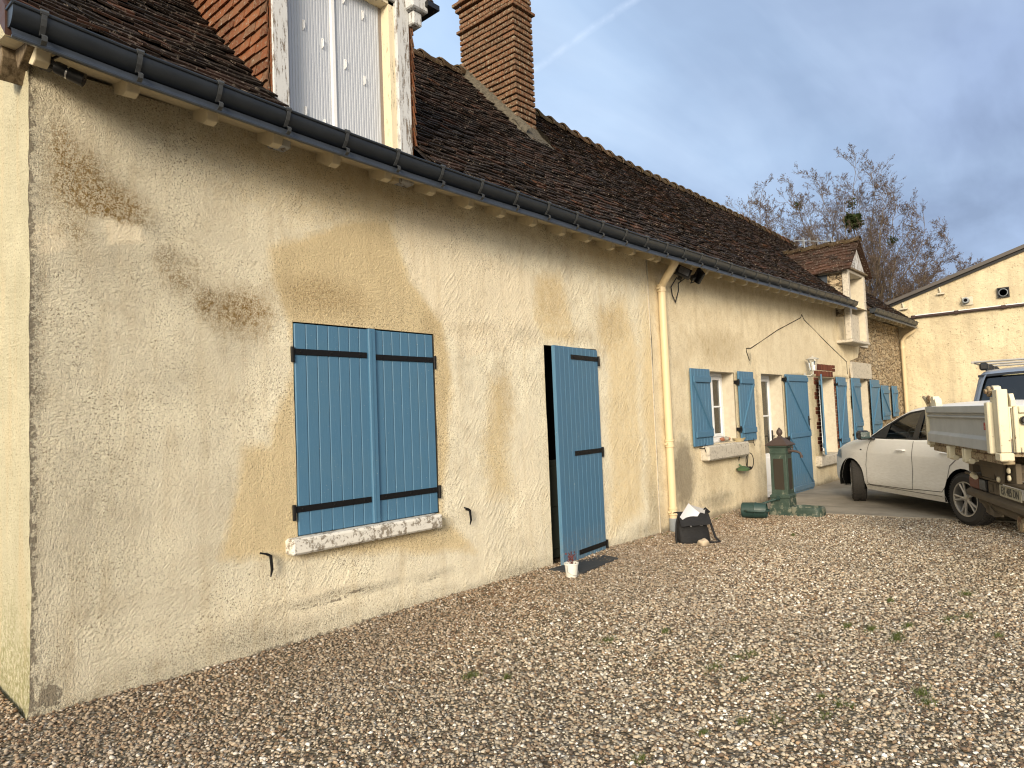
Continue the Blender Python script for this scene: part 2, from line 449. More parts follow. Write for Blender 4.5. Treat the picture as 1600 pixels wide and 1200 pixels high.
def peeling(name, c0, c1, lo, hi, streak=(14, 14, 2.2)):
    def fn(t, bs, pos, geo):
        n = t.noise(t.scale(pos, streak), 2.4, 6, .75)
        g = t.noise(pos, 60, 3, .6)
        m = t.mr(t.m('ADD', n, t.m('MULTIPLY', g, .15)), lo, hi)
        c = t.mix(m, c0, c1)
        setp(t, bs, col=c, rough=.8, spec=.2, normal=t.bump(m, .5, -.004))
    return material(name, fn)
m_oldwood = peeling('peeling_grey_paint_wood', (.50, .51, .52), (.15, .12, .09), .58, .68)
m_oldwood2 = peeling('peeling_cream_paint_wood', (.66, .58, .42), (.16, .12, .08), .66, .74)
m_rawwood = peeling('weathered_bare_wood', (.22, .17, .11), (.07, .05, .03), .45, .7)
m_brownwood = bare('brown_painted_board', (.05, .022, .014), .6, var=.3)
m_sill = peeling('flaking_white_sill', (.62, .60, .55), (.24, .21, .17), .60, .66, (7, 7, 7))
m_stonew = peeling('worn_pale_stone', (.48, .44, .37), (.20, .18, .15), .60, .74, (9, 9, 9))
m_white = bare('white_pvc', (.72, .73, .75), .35, var=.03, scale=5)
m_whiteribs = bare('white_ribbed_shutter', (.42, .45, .505), .38, var=.04, scale=4)
m_rafter = bare('cream_painted_rafter_end', (.62, .54, .38), .8, var=.2, scale=25, bump=.4)
m_black = bare('black_plastic', (.012, .012, .013), .4, var=.2)
m_dark = bare('dark_interior', (.006, .006, .006), .95, var=.1, spec=0.0)  # near-black for rooms and hollows, their shade put into the colour
def f_glass(t, bs, pos, geo):
    setp(t, bs, col=(.02, .022, .025), rough=.05, spec=.8)
m_pane = material('window_glass', f_glass)
def glassmat(name, tint, mixf):
    def fn(t, bs, pos, geo):
        tr = t.n('ShaderNodeBsdfTransparent', {0: col4(tint)})
        gl = t.n('ShaderNodeBsdfGlossy', {0: (1, 1, 1, 1), 'Roughness': .03})
        fr = t.n('ShaderNodeFresnel', {0: 1.5})
        f = t.m('ADD', t.m('MULTIPLY', fr.outputs[0], 1.0), mixf, clamp=True)
        mx = t.n('ShaderNodeMixShader', {0: f, 1: tr, 2: gl})
        out = [x for x in t.t.nodes if x.type == 'OUTPUT_MATERIAL'][0]
        t.t.links.new(mx.outputs[0], out.inputs[0])
    return material(name, fn)
m_carglass = glassmat('tinted_car_glass', (.60, .66, .62), .02)
m_clear = glassmat('clear_lantern_glass', (.9, .92, .92), .05)
m_curtain = bare('net_curtain', (.42, .42, .40), .9, var=.1)
# ================================================================ SETTING: ground
def f_groundbase(t, bs, pos, geo):
    p = pos
    idc = t.vor(p, 48, 'F1', 1); e = t.vor(p, 48, 'F1', 0)
    sep = t.n('ShaderNodeSeparateColor', {0: idc})
    st = t.ramp(sep.outputs[0], [(0, (.10, .07, .045)), (.3, (.19, .14, .09)), (.6, (.28, .23, .17)), (.85, (.40, .36, .30)), (1, (.50, .47, .42))])
    c = t.mix(t.mr(e, .25, .6, 0, .8), st, (.06, .045, .03))
    c = t.mix(t.mr(t.noise(pos, .35, 4), .45, .6, 0, .3), c, (.12, .11, .06))
    setp(t, bs, col=c, rough=.9, spec=.2, normal=t.bump(t.m('SUBTRACT', 1, e), 1.0, .02))
m_ground = material('gravelly_ground', f_groundbase)
g = MB()
g.box(-150, 250, -200, 250, -.5, -.018)
tag(obj('ground', g, m_ground), kind='structure')

def f_peb(t, bs, pos, geo):
    oi = t.n('ShaderNodeObjectInfo'); r = oi.outputs['Random']
    c = t.ramp(r, [(0, (.03, .022, .018)), (.12, (.12, .070, .038)), (.24, (.21, .135, .075)), (.36, (.34, .28, .20)), (.50, (.29, .265, .22)), (.64, (.46, .38, .27)), (.77, (.58, .52, .41)), (.88, (.38, .25, .14)), (.94, (.76, .72, .63)), (1, (.88, .86, .80))])
    n = t.noise(pos, 30, 3, .6)
    c = t.mix(t.mr(n, .4, .7, 0, .35), c, (.20, .16, .12))
    # greyer in the trodden middle of the yard, browner heaped against the wall
    wp = geo.outputs['Position']; y = t.n('ShaderNodeSeparateXYZ', {0: wp}).outputs[1]
    edge = t.mr(t.m('ADD', y, t.m('MULTIPLY', t.noise(wp, .9, 3), 1.0)), -1.3, .1, 0, 1)
    c = t.mix(t.m('MULTIPLY', edge, .38), c, (.18, .10, .05))
    c = t.mix(t.m('MULTIPLY', t.mr(t.noise(wp, .55, 4, .6), .42, .62), .3), c, (.20, .175, .14))
    setp(t, bs, col=c, rough=.62, spec=.35)
m_peb = material('river_pebbles', f_peb)
def gravel(name, poly, density, smin, smax, seed, zoff, label=None):
    mb = MB(); 
    patch(poly, [], .35, lambda x, y: (x, y, zoff+.020*nz(x*.55, y*.8)+.006*nz(x*2.5, y*2.5)+ (.02*max(0, 1+y/.35) if y > -.35 else 0)), mb)
    o = obj(name, mb, m_ground)
    ng = bpy.data.node_groups.new('gravel_scatter', 'GeometryNodeTree')
    ng.interface.new_socket('Geometry', in_out='INPUT', socket_type='NodeSocketGeometry')
    ng.interface.new_socket('Geometry', in_out='OUTPUT', socket_type='NodeSocketGeometry')
    t = T(ng)
    gi = t.n('NodeGroupInput'); go = t.n('NodeGroupOutput')
    dp = t.n('GeometryNodeDistributePointsOnFaces', {'Mesh': gi.outputs[0], 'Density': density, 'Seed': seed})
    insts = t.n('GeometryNodeGeometryToInstance')
    for k in range(5):
        ico = t.n('GeometryNodeMeshIcoSphere', {'Radius': .5, 'Subdivisions': 2})
        posn = t.n('GeometryNodeInputPosition')
        nzn = t.n('ShaderNodeTexNoise', {'Vector': t.vm('ADD', posn.outputs[0], (k*3.7+seed, k*1.3, 2.0)), 'Scale': 1.5, 'Detail': 1.0})
        off = t.vm('MULTIPLY', t.vm('SUBTRACT', nzn.outputs[1], (.5, .5, .5)), (.75, .75, .75))
        sp = t.n('GeometryNodeSetPosition', {'Geometry': ico.outputs[0], 'Offset': off})
        tr = t.n('GeometryNodeTransform', {'Geometry': sp.outputs[0], 'Scale': ((1, .78, .5), (1, .65, .6), (1, .9, .42), (1, .7, .45), (.9, .8, .62))[k]})
        ss = t.n('GeometryNodeSetShadeSmooth', {'Geometry': tr.outputs[0]})
        sm = t.n('GeometryNodeSetMaterial', {'Geometry': ss.outputs[0], 'Material': m_peb})
        t.t.links.new(sm.outputs[0], insts.inputs[0])
    rv = t.n('FunctionNodeRandomValue', data_type='FLOAT_VECTOR'); rv.inputs[0].default_value = (-.55, -.55, 0); rv.inputs[1].default_value = (.55, .55, 6.283)
    rs = t.n('FunctionNodeRandomValue', data_type='FLOAT'); rs.inputs[2].default_value = 0; rs.inputs[3].default_value = 1; rs.inputs[8].default_value = 3
    s3 = t.m('POWER', rs.outputs[1], 2.2); sz = t.m('MULTIPLY_ADD', s3, smax-smin, smin)
    ri = t.n('FunctionNodeRandomValue', data_type='INT'); ri.inputs[4].default_value = 0; ri.inputs[5].default_value = 4; ri.inputs[8].default_value = 9
    ip = t.n('GeometryNodeInstanceOnPoints', {'Points': dp.outputs[0], 'Instance': insts.outputs[0], 'Pick Instance': True, 'Instance Index': ri.outputs[2], 'Rotation': rv.outputs[0], 'Scale': sz})
    rz_ = t.n('FunctionNodeRandomValue', data_type='FLOAT_VECTOR'); rz_.inputs[0].default_value = (0, 0, -.006); rz_.inputs[1].default_value = (0, 0, .008); rz_.inputs[8].default_value = 12
    tl = t.n('GeometryNodeTranslateInstances', {'Instances': ip.outputs[0], 'Translation': rz_.outputs[0]}); tl.inputs['Local Space'].default_value = False
    jn = t.n('GeometryNodeJoinGeometry'); t.t.links.new(tl.outputs[0], jn.inputs[0]); t.t.links.new(gi.outputs[0], jn.inputs[0])
    t.t.links.new(jn.outputs[0], go.inputs[0])
    md = o.modifiers.new('scatter', 'NODES'); md.node_group = ng
    tag(o, label, 'gravel', kind='stuff')
    return o
gravel('gravel', [(-.6, -6.2), (9.9, -6.2), (9.9, -.95), (10.05, .0), (1.02, .0), (1.02, 1.8), (-.6, 1.8)], 5200, .010, .029, 1, .0, 'loose mixed brown and cream pebbles covering the yard')
gravel('gravel_far', [(9.9, -8.5), (13.5, -8.5), (10.6, -3.4), (10.2, -.95), (9.9, -.95)], 3600, .014, .030, 5, .0, 'loose pebbles at the edge of the concrete apron')

# concrete apron
def f_conc(t, bs, pos, geo):
    n = t.noise(pos, 1.4, 6, .65); n2 = t.noise(pos, 30, 4, .6)
    c = t.mix(t.mr(n, .35, .65), (.22, .19, .15), (.34, .30, .24))
    c = t.mix(t.mr(t.noise(t.scale(pos, (3, .8, 1), (0, 0, R(40))), 1.2, 5), .52, .7, 0, .5), c, (.12, .10, .08))
    setp(t, bs, col=c, rough=.8, spec=.3, normal=t.bump(n2, .4, .004))
m_conc = material('stained_concrete', f_conc)
mb = MB(); mb.prism([(10.08, .02), (10.12, -.95), (10.2, -2.1), (10.35, -3.4), (10.9, -5.2), (13.4, -8.5), (22, -12), (22, .02)], 'z', -.05, .022)
tag(obj('paved_apron', mb, m_conc, bevel=.01), kind='structure')

# grass tufts pushing through the pebbles
def f_grass(t, bs, pos, geo):
    c = t.mix(geo.outputs['Random Per Island'], (.05, .07, .018), (.10, .12, .035))
    setp(t, bs, col=c, rough=.7, spec=.2)
m_grass = material('short_grass', f_grass)
mb = MB(); rg = random.Random(4)
tufts = [(8.32, -1.4), (4.26, -1.96), (2.89, -1.44), (4.03, -2.57), (3.81, -2.53), (3.73, -2.75), (5.86, -2.99), (5.04, -2.92), (5.7, -3.51), (5.55, -3.42), (4.08, -3.54), (3.68, -3.25), (3.7, -3.31), (3.73, -3.16), (3.32, -3.08), (3.51, -3.24), (2.99, -1.63), (6.36, -3.41), (4.93, -3.24), (2.62, -2.75), (3.87, -1.75), (3.0, -2.86), (3.97, -3.59), (4.14, -2.62), (5.05, -3.06), (5.34, -3.73)]
for i in range(9): tufts.append((rg.uniform(2.6, 5.5), rg.uniform(-5, -2.8)))
for i in range(14): tufts.append((rg.uniform(8.2, 9.9), rg.uniform(-.12, -.02)))
for i in range(10): tufts.append((rg.uniform(6.5, 7.8), rg.uniform(-.10, -.02)))
for (x, y) in tufts:
    R0 = rg.uniform(.02, .085) if y < -.3 else rg.uniform(.01, .03)
    for k in range(int(60+900*R0)):
        a = rg.uniform(0, 2*PI); r = R0*abs(rg.gauss(0, .6)); px, py = x+r*math.cos(a)*1.6, y+r*math.sin(a)*.8
        h = rg.uniform(.008, .024); w = .0018; b = rg.uniform(0, 2*PI); lx, ly = rg.gauss(0, .012), rg.gauss(0, .012)
        mb.add([(px-w*math.cos(b), py-w*math.sin(b), .0), (px+w*math.cos(b), py+w*math.sin(b), .0), (px+lx, py+ly, h+.012)], [(0, 1, 2)])
tag(obj('grass', mb, m_grass), 'small green tufts of grass growing through the pebbles', 'grass', kind='stuff')

# ================================================================ THE FARMHOUSE
ROOT = (1.044, 0, 0)
house = thing('farmhouse', 'long low farmhouse with cream rendered walls, dark tiled roof and blue shutters', 'house', ROOT)
def hp(name, mb, mat, parent=None, **kw):
    return obj(name, mb, mat, parent or house, off=ROOT, **kw)

def ground_lift(x): return 0
def wy(x, z):
    b = .010*nz(x*1.1, z*1.3, 3)+.004*nz(x*4, z*4, 9)
    return b
def corner(x, z):
    k = max(0.0, 1-(x-1.044)/.12)
    cx = .010*nz(5, z*2.3)+.006*nz(2, z*11)+.004*nz(7, z*31)
    cy = .012*nz(9, z*3.1)+.006*nz(4, z*13)
    foot = .10*max(0, 1-z/.16)**2 if z < .16 else 0
    return -cx*k-foot*k*.3, cy*k-foot*k*.15
def fac(x, z):
    cx, cy = corner(x, z); return (x+cx, wy(x, z)+cy, z)
def endw(y, z):
    cx, cy = corner(1.044, z); k = max(0, 1-y/.12)
    return (1.044+cx*k+.006*nz(y*2, z*2, 5)*(1-k), (wy(1.044, z)+cy)*k+y, z)
WIN = rect(2.635, 3.985, .735, 2.272); DOOR = rect(5.50, 6.445, -.0, 2.262)
mb = patch([(1.044, -.12), (7.655, -.12), (7.655, 3.60), (1.044, 3.60)], [WIN, rect(5.50, 6.445, -.115, 2.262)], .032, fac)
wall = hp('wall', mb, m_wall, smooth=True, autosm=0)
def inpoly(px, pz, poly):
    ins = np.zeros(len(px), bool); n = len(poly)
    for i in range(n):
        x1, z1 = poly[i]; x2, z2 = poly[(i+1) % n]
        if z1 == z2: continue
        c = ((z1 > pz) != (z2 > pz)) & (px < (x2-x1)*(pz-z1)/(z2-z1)+x1)
        ins ^= c
    return ins
def polymask(X, Z, poly, soft=.05):
    d = np.full(len(X), 1e9); n = len(poly)
    for i in range(n):
        a = np.array(poly[i]); b = np.array(poly[(i+1) % n]); ab = b-a; L = max(1e-9, ab@ab)
        t = np.clip(((X-a[0])*ab[0]+(Z-a[1])*ab[1])/L, 0, 1)
        d = np.minimum(d, np.hypot(X-a[0]-t*ab[0], Z-a[1]-t*ab[1]))
    s = np.where(inpoly(X, Z, poly), d, -d)
    return np.clip(.5+s/(2*soft), 0, 1)
def ell(X, Z, cx, cz, rx, rz, a=1.0):
    d = np.hypot((X-cx)/rx, (Z-cz)/rz); return a*np.clip(1.25-d*.9, 0, 1)
def setattrs(o, d):
    for k, v in d.items():
        at = o.data.attributes.new(k, 'FLOAT', 'POINT'); at.data.foreach_set('value', v.astype(np.float32))
def vcoords(o, off=ROOT):
    a = np.zeros(len(o.data.vertices)*3, np.float32); o.data.vertices.foreach_get('co', a); a = a.reshape(-1, 3)+np.array(off); return a
V = vcoords(wall); X = V[:, 0].copy(); Z = V[:, 2].copy()
wob = np.array([nz(x*2.2, z*2.2, 1) for x, z in zip(X, Z)]); wob2 = np.array([nz(x*2.2, z*2.2, 8) for x, z in zip(X, Z)])
Xw = X+.06*wob; Zw = Z+.06*wob2
Y1 = [(2.49, 2.79), (3.0, 3.05), (3.52, 3.23), (3.74, 2.7), (4.09, 2.4), (4.17, 1.73), (4.01, 0.74), (4.38, 0.35), (2.08, 0.7), (2.24, 1.39), (2.46, 1.42), (2.62, 2.0), (2.51, 2.5)]
Y3 = [(5.4, 3.01), (5.84, 3.1), (6.13, 2.43), (6.06, 2.25), (5.51, 2.25), (5.27, 2.5)]
Y4 = [(6.47, 2.75), (7.09, 2.96), (7.4, 2.36), (7.36, 0.32), (6.5, 0.07), (6.61, 2.17), (6.43, 2.31)]
Y5 = [(4.67, 1.91), (4.99, 1.98), (4.96, 0.74), (4.56, 0.73), (4.51, 1.37)]
P1 = [(3.57, 3.27), (4.14, 3.44), (4.69, 3.07), (5.35, 3.0), (5.3, 2.5), (5.51, 2.25), (4.31, 2.07), (4.09, 2.4), (3.74, 2.7)]
yel = np.maximum.reduce([polymask(Xw, Zw, Y1, .09), .6*polymask(Xw, Zw, Y3, .12), .65*polymask(Xw, Zw, Y4, .16), .7*polymask(Xw, Zw, Y5, .18), .62*ell(Xw, Zw, 3.2, 3.35, 1.6, .5), .55*ell(Xw, Zw, 6.8, 3.35, 1.2, .4), .75*ell(Xw, Zw, 7.6, 1.6, .35, 2.0)])
pale = np.maximum.reduce([.9*polymask(Xw, Zw, P1, .06), polymask(Xw, Zw, [(1.42, 2.765), (1.61, 2.79), (1.63, 2.68), (1.42, 2.63)], .015), .8*polymask(Xw, Zw, [(1.05, 2.7), (1.21, 2.73), (1.24, 2.6), (1.05, 2.5)], .02), .55*ell(Xw, Zw, 2.6, .25, 1.2, .28), .5*ell(Xw, Zw, 5.2, .8, .5, 1.3), .4*ell(Xw, Zw, 6.2, 2.9, .9, .35), .4*ell(Xw, Zw, 1.9, 1.0, .4, .8)])
brn = np.maximum.reduce([ell(Xw, Zw, 5.62, 2.72, .38, .42, .75), ell(Xw, Zw, 6.72, 2.58, .5, .4, .7), ell(Xw, Zw, 4.89, 1.75, .22, .7, .6), ell(Xw, Zw, 6.1, 2.4, .9, .14, .6), ell(Xw, Zw, 2.87, 2.47, .55, .2, .95), ell(Xw, Zw, 4.0, 2.3, .22, .28, .7), ell(Xw, Zw, 1.56, 3.55, .5, .14, .7), ell(Xw, Zw, 4.08, 1.8, .14, .6, .5), ell(Xw, Zw, 2.25, 2.3, .3, .25, .7),
  .5*np.clip((Z-3.1)/.4, 0, 1), ell(Xw, Zw, 4.5, 2.35, .5, .12, .6), ell(Xw, Zw, 2.3, 1.5, .15, .6, .35)])
lich = np.maximum.reduce([ell(Xw, Zw, 1.20, 3.12, .08, .22, 1.0), ell(Xw, Zw, 1.30, 2.97, .17, .20, 1.3)*(Z > 2.70), ell(Xw, Zw, 1.45, 2.88, .24, .14, 1.35)*(Z > 2.775+.02*wob), ell(Xw, Zw, 1.25, 2.70, .10, .12, .7), ell(Xw, Zw, 1.75, 2.58, .10, .12, .75), ell(Xw, Zw, 1.85, 2.48, .14, .10, .8), ell(Xw, Zw, 1.38, 2.84, .12, .06, 1.0), ell(Xw, Zw, 2.25, 2.32, .26, .18, .95), ell(Xw, Zw, 2.05, 2.36, .12, .12, 1.0), ell(Xw, Zw, 2.05, 2.38, .09, .08, .7), ell(Xw, Zw, 1.95, 2.55, .2, .1, .45)])
grime = np.maximum.reduce([ell(Xw, Zw, 1.4, 3.0, .3, .22, .5), ell(Xw, Zw, 1.5, 2.5, .45, .35, .36), ell(Xw, Zw, 2.05, 2.35, .25, .15, .55), ell(Xw, Zw, 2.2, 2.15, .2, .25, .4), ell(Xw, Zw, 1.35, .9, .35, .7, .42), ell(Xw, Zw, 4.3, 2.15, .12, .5, .35), ell(Xw, Zw, 5.2, 2.35, .35, .1, .5), ell(Xw, Zw, 1.09, 3.1, .05, .2, .85), ell(Xw, Zw, 1.10, 2.85, .08, .35, .6), ell(Xw, Zw, 1.65, 2.80, .22, .12, .5), ell(Xw, Zw, 1.78, 2.60, .2, .12, .55), ell(Xw, Zw, 1.9, 2.45, .2, .1, .5), ell(Xw, Zw, 1.055, 1.8, .05, 2.2, .85), ell(Xw, Zw, 1.25, 1.9, .28, .5, .35), ell(Xw, Zw, 1.3, 1.3, .35, .4, .38), ell(Xw, Zw, 1.8, 1.85, .3, .2, .33),
  .8*np.clip(1-(Z-.02)/(.13+.09*wob), 0, 1), ell(Xw, Zw, 2.2, .13, .45, .14, .75), ell(Xw, Zw, 1.6, .12, .3, .12, .6), ell(Xw, Zw, 7.55, .4, .16, .42, .8), ell(Xw, Zw, 7.35, .1, .4, .12, .8), ell(Xw, Zw, 3.0, .27, .75, .035, 1.0), ell(Xw, Zw, 2.4, .10, .9, .09, .9), ell(Xw, Zw, 5.0, .06, .6, .08, .8), ell(Xw, Zw, 3.95, .22, .25, .04, .7), ell(Xw, Zw, 1.15, .3, .14, .3, .5), ell(Xw, Zw, 5.7, .95, .05, .9, .3)])
roughm = np.clip(1.0-(X-1.8)/1.2, .15, 1)
roughm = np.maximum(roughm, .8*yel*(X < 5)); roughm = np.minimum(roughm, 1-pale*.7)
chip = np.maximum.reduce([.62*np.clip(1-(X-1.05)/.045, 0, 1)**.5*(np.abs(X-1.05) < .06), ell(X, Z+.05*np.sin(X*5)+.03*wob2, 2.95, .27, .62, .022, .62), ell(X, Z-.02*wob, 3.85, .20, .25, .02, .55), .66*np.clip(1-(Z-.0)/(.07+.07*np.clip(wob, 0, 1)), 0, 1), ell(X, Z, 1.13, .12, .07, .10, .8), ell(X, Z, 1.28, .30, .03, .03, .6), .52*np.clip(1-np.abs(X-2.62)/.022, 0, 1)*(Z > .7)*(Z < 2.3), .5*np.clip(1-np.abs(X-4.0)/.02, 0, 1)*(Z > .7)*(Z < 2.3), .52*np.clip(1-np.abs(Z-2.285)/.02, 0, 1)*(X > 2.6)*(X < 4.0)])
setattrs(wall, dict(chip=chip, yel=yel, pale=pale, brn=brn, lich=lich, grime=grime, rough=roughm))
# end gable wall
mb = patch([(0.0, -.12), (5.35, -.12), (5.35, 3.62), (2.66, 6.35), (0.0, 3.72)], [], .06, endw)
hp('end_wall', mb, m_end, smooth=True, autosm=0)
mb = MB(); mb.box(1.3, 20.9, 5.25, 5.35, -.1, 3.6); mb.box(1.3, 20.9, .55, .60, 0, 3.4); hp('rear_wall', mb, m_end)

# yellow part of the facade
OPEN = dict(W1=rect(9.28, 10.10, 1.045, 2.09), D2=rect(11.14, 12.10, -.0, 2.10), W3=rect(13.98, 15.0, .585, 2.10))
mb = patch([(7.675, -.12), (15.95, -.12), (15.96, .6), (16.08, 1.2), (16.0, 2.1), (16.2, 2.5), (16.8, 2.6), (17.0, 2.9), (17.32, 3.1), (17.3, 3.60), (7.675, 3.60)], [OPEN['W1'], rect(11.14, 12.10, -.115, 2.10), OPEN['W3']], .08, lambda x, z: (x, -.006+wy(x, z), z))
yw = hp('wall', mb, m_yel, smooth=True, autosm=0)
V = vcoords(yw); X = V[:, 0]; Z = V[:, 2]
w3 = np.array([nz(x*2.2, z*2.2, 1) for x, z in zip(X, Z)])
setattrs(yw, dict(brn=np.maximum.reduce([.7*np.clip((Z-3.05)/.4, 0, 1), ell(X, Z, 9.6, 2.45, 1.3, .35, .75), ell(X, Z, 9.2, .55, .6, .4, .45), ell(X, Z, 10.7, 1.0, .12, .9, .6)]),
    grime=np.maximum.reduce([ell(X, Z, 8.35, .70, .34, .55, 1.0), ell(X, Z, 8.1, 2.6, .12, 1.2, .45), .85*np.clip(1-Z/(.2+.12*w3), 0, 1), ell(X, Z, 10.95, 1.4, .1, 1.2, .55), ell(X, Z, 9.3, .25, .8, .18, .6), ell(X, Z, 10.75, 2.35, .1, .15, .7), ell(X, Z, 13.1, 2.5, 3, .8, .0)]),
    pale=np.maximum.reduce([ell(X, Z, 13.0, 2.5, 2.1, .7, .5), ell(X, Z, 13.6, 1.6, .2, .8, .5)])))
# vertical joint between the two renders
mb = MB(); mb.box(7.640, 7.690, .012, .03, -.1, 3.58); mb.box(7.655, 7.664, -.012, .02, -.1, 3.58); hp('render_joint', mb, m_stonew)
mb = MB()
pts = [(10.72, 2.30), (10.62, 2.44), (10.62, 2.49), (10.8, 2.50), (12.0, 2.88), (13.22, 3.20), (13.28, 3.27), (13.4, 3.18), (14.6, 2.83), (15.93, 2.47), (15.93, 2.2)]
mb.tube([(x, -.008+wy(x, z), z) for x, z in pts], .008, 5); hp('render_joint', mb, m_joint)

# rubble part
mb = patch([(15.5, -.12), (21.02, -.12), (21.02, 3.60), (15.5, 3.60)], [rect(16.85, 17.59, -.11, 2.10), rect(19.33, 19.68, 1.15, 1.98)], .09,
           lambda x, z: (x, .022+.016*nz(x*3.3, z*5, 2)+.010*nz(x*8, z*11, 6), z))
hp('stone_wall', mb, m_rubble, smooth=True, autosm=0)
mb = MB()
mb.box(16.26, 17.84, -.02, .1, 2.12, 2.49, c=.012); hp('lintel', mb, m_stonew)
mb = MB()
for (a, b) in ((.0, .5), (.52, .86), (.9, 1.45), (1.72, 2.11)): mb.box(15.98+.03*random.random(), 16.24, -.012, .12, a, b, c=.015)
hp('jamb_stones', mb, m_stonew)
# reveals and black sheets standing in for the shade of the rooms
def reveal(name, x0, x1, z0, z1, depth, y0=.012, mat=None, arch=True):
    mb = MB(); e = .05
    mb.box(x0-e, x0, y0, depth, z0-e, z1+e); mb.box(x1, x1+e, y0, depth, z0-e, z1+e)
    mb.box(x0, x1, y0, depth, z1, z1+e); mb.box(x0, x1, y0, depth, z0-e, z0)
    return hp(name, mb, mat or m_reveal)
reveal('reveal', 2.635, 3.985, .735, 2.272, .07, mat=m_mortar)
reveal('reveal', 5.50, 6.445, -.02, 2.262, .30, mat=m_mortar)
mb = MB(); mb.box(5.4, 6.6, .42, .45, -.05, 2.4); mb.box(5.40, 5.43, .3, .42, -.05, 2.4); mb.box(6.57, 6.6, .3, .42, -.05, 2.4); hp('room_shade_sheet', mb, m_dark)  # black sheets added behind the ajar door in place of an unlit room
mb = MB(); mb.box(5.50, 6.445, .24, .28, .0, 1.05, c=.01); mb.box(5.56, 5.98, .225, .242, .1, .48, c=.008); mb.box(5.56, 5.98, .225, .242, .55, .98, c=.008)
hp('inner_half_door', mb, bare('grey_green_paint', (.05, .06, .05), .6))
for k in ('W1', 'D2', 'W3'):
    r = OPEN[k]; x0, z0 = r[0]; x1, z1 = r[2]
    reveal('reveal', x0, x1, z0-(.02 if k == 'D2' else 0), z1, .36)
reveal('reveal', 16.85, 17.59, -.02, 2.10, .5, y0=.03); reveal('reveal', 19.33, 19.68, 1.15, 1.98, .35, y0=.03)

# ---------------------------------------------------------------- shutters
def plank_leaf(x0, x1, z0, z1, y0, y1, n, c=.006):
    mb = MB(); w = (x1-x0)/n
    for i in range(n): mb.box(x0+i*w+.0004, x0+(i+1)*w-.0004, y0, y1, z0, z1, c=c)
    return mb
def strap(x0, x1, z, y, w=.042, tilt=0.0, pin=1):
    mb = MB(); mb.box(x0, x1, y-.007, y, z-w/2, z+w/2, c=.002)
    n = 3
    for i in range(n):
        x = x0+(x1-x0)*(.1+.8*i/(n-1)); mb.lathe([(.009, 0), (.007, .004), (.0, .005)], 10, (x, y-.007, z), Matrix.Rotation(R(90), 4, 'X'))
    px = x1 if pin > 0 else x0
    if pin:
        mb.tube([(px, y-.004, z-.075), (px, y-.004, z+.035)], .014, 10)
        mb.box(px-.006, px+.006, y-.004, .03, z-.075, z-.05)
    return mb
# big closed window
win = thing('window', None, None); win.parent = house; del_k = [k for k in win.keys()]
o = hp('shutter', plank_leaf(2.645, 3.30, .742, 2.262, -.002, .028, 7, .006), m_blue, win)
o = hp('shutter', plank_leaf(3.35, 3.975, .742, 2.262, .002, .032, 7, .006), m_blue, win)
mb = MB(); mb.box(3.285, 3.352, -.020, .03, .744, 2.268, c=.006); mb.box(3.300, 3.314, -.0225, -.015, .75, 2.26); hp('centre_batten', mb, m_blue, win)
hp('strap_hinge', strap(2.625, 3.272, 2.055, -.003, .044, pin=-1), m_iron, win)
hp('strap_hinge', strap(3.36, 3.985, 2.045, .000, .044, pin=1), m_iron, win)
hp('strap_hinge', strap(2.61, 3.277, .93, -.003, .044, pin=-1), m_iron, win)
hp('strap_hinge', strap(3.36, 3.99, .935, .000, .044, pin=1), m_iron, win)
mb = MB()
def sillfn(x, z): return (x, 0, z)
mb.box(2.54, 3.94, -.095, .04, .625, .738, c=.014); s_ = hp('sill', mb, m_sill, win, bevel=.004)

# entrance leaf, standing ajar
def hinged(px, py, ang):
    return Matrix.Translation((px, py, 0)) @ Matrix.Rotation(ang, 4, 'Z') @ Matrix.Translation((-px, -py, 0))
def leaf_at(name, mb, mat, M, parent): 
    mb.v = [tuple(M @ Vector(p)) for p in mb.v]; return hp(name, mb, mat, parent)
door = thing('door', None, None); door.parent = house
Mx = hinged(6.43, -.01, R(6.3))
leaf_at('door_leaf', plank_leaf(5.512, 6.43, .005, 2.25, -.022, .018, 10, .005), m_blue, Mx, door)
for z in (2.145, 1.125, .095):
    leaf_at('strap_hinge', strap(5.83, 6.445, z, -.023, .05, pin=1), m_iron, Mx, door)

# open ledged-and-braced shutters lying against the wall, inner face outwards
def zshutter(x0, x1, z0, z1, mirror, ledges, n, name='shutter', parent=None, tall=False, M=None):
    y1, y0 = -.034, -.062
    if M is None:
        dx = -min(.17, .052*(x0+x1)/2/4.42); x0 += dx; x1 += dx
    mb = plank_leaf(x0, x1, z0, z1, y0, y1, n, .005)
    e = .035; lh = .085
    for z in ledges: mb.box(x0+e, x1-.02, y0-.024, y0-.0005, z-lh/2, z+lh/2, c=.006)
    for a, b in zip(ledges[:-1], ledges[1:]):
        za, zb = a+lh/2, b-lh/2
        xl, xr = x0+e+.02, x1-.035
        if mirror: xl, xr = xr, xl
        # brace from upper xl to lower xr
        d = .028
        poly = [(xl-d, zb), (xl+d, zb), (xr+d, za), (xr-d, za)] if xl < xr else [(xl-d, zb), (xr-d, za), (xr+d, za), (xl+d, zb)]
        mb.prism(poly, 'y', y0-.022, y0-.0006)
    if M is not None: mb.v = [tuple(M @ Vector(p)) for p in mb.v]
    return hp(name, mb, m_blue, parent or house)
def hingeblock(x, z, parent):
    mb = MB(); mb.box(x-.035, x+.02, -.07, .0, z-.02, z+.03); mb.tube([(x, -.06, z-.05), (x, -.06, z+.05)], .012, 8); return hp('hinge', mb, m_iron, parent)
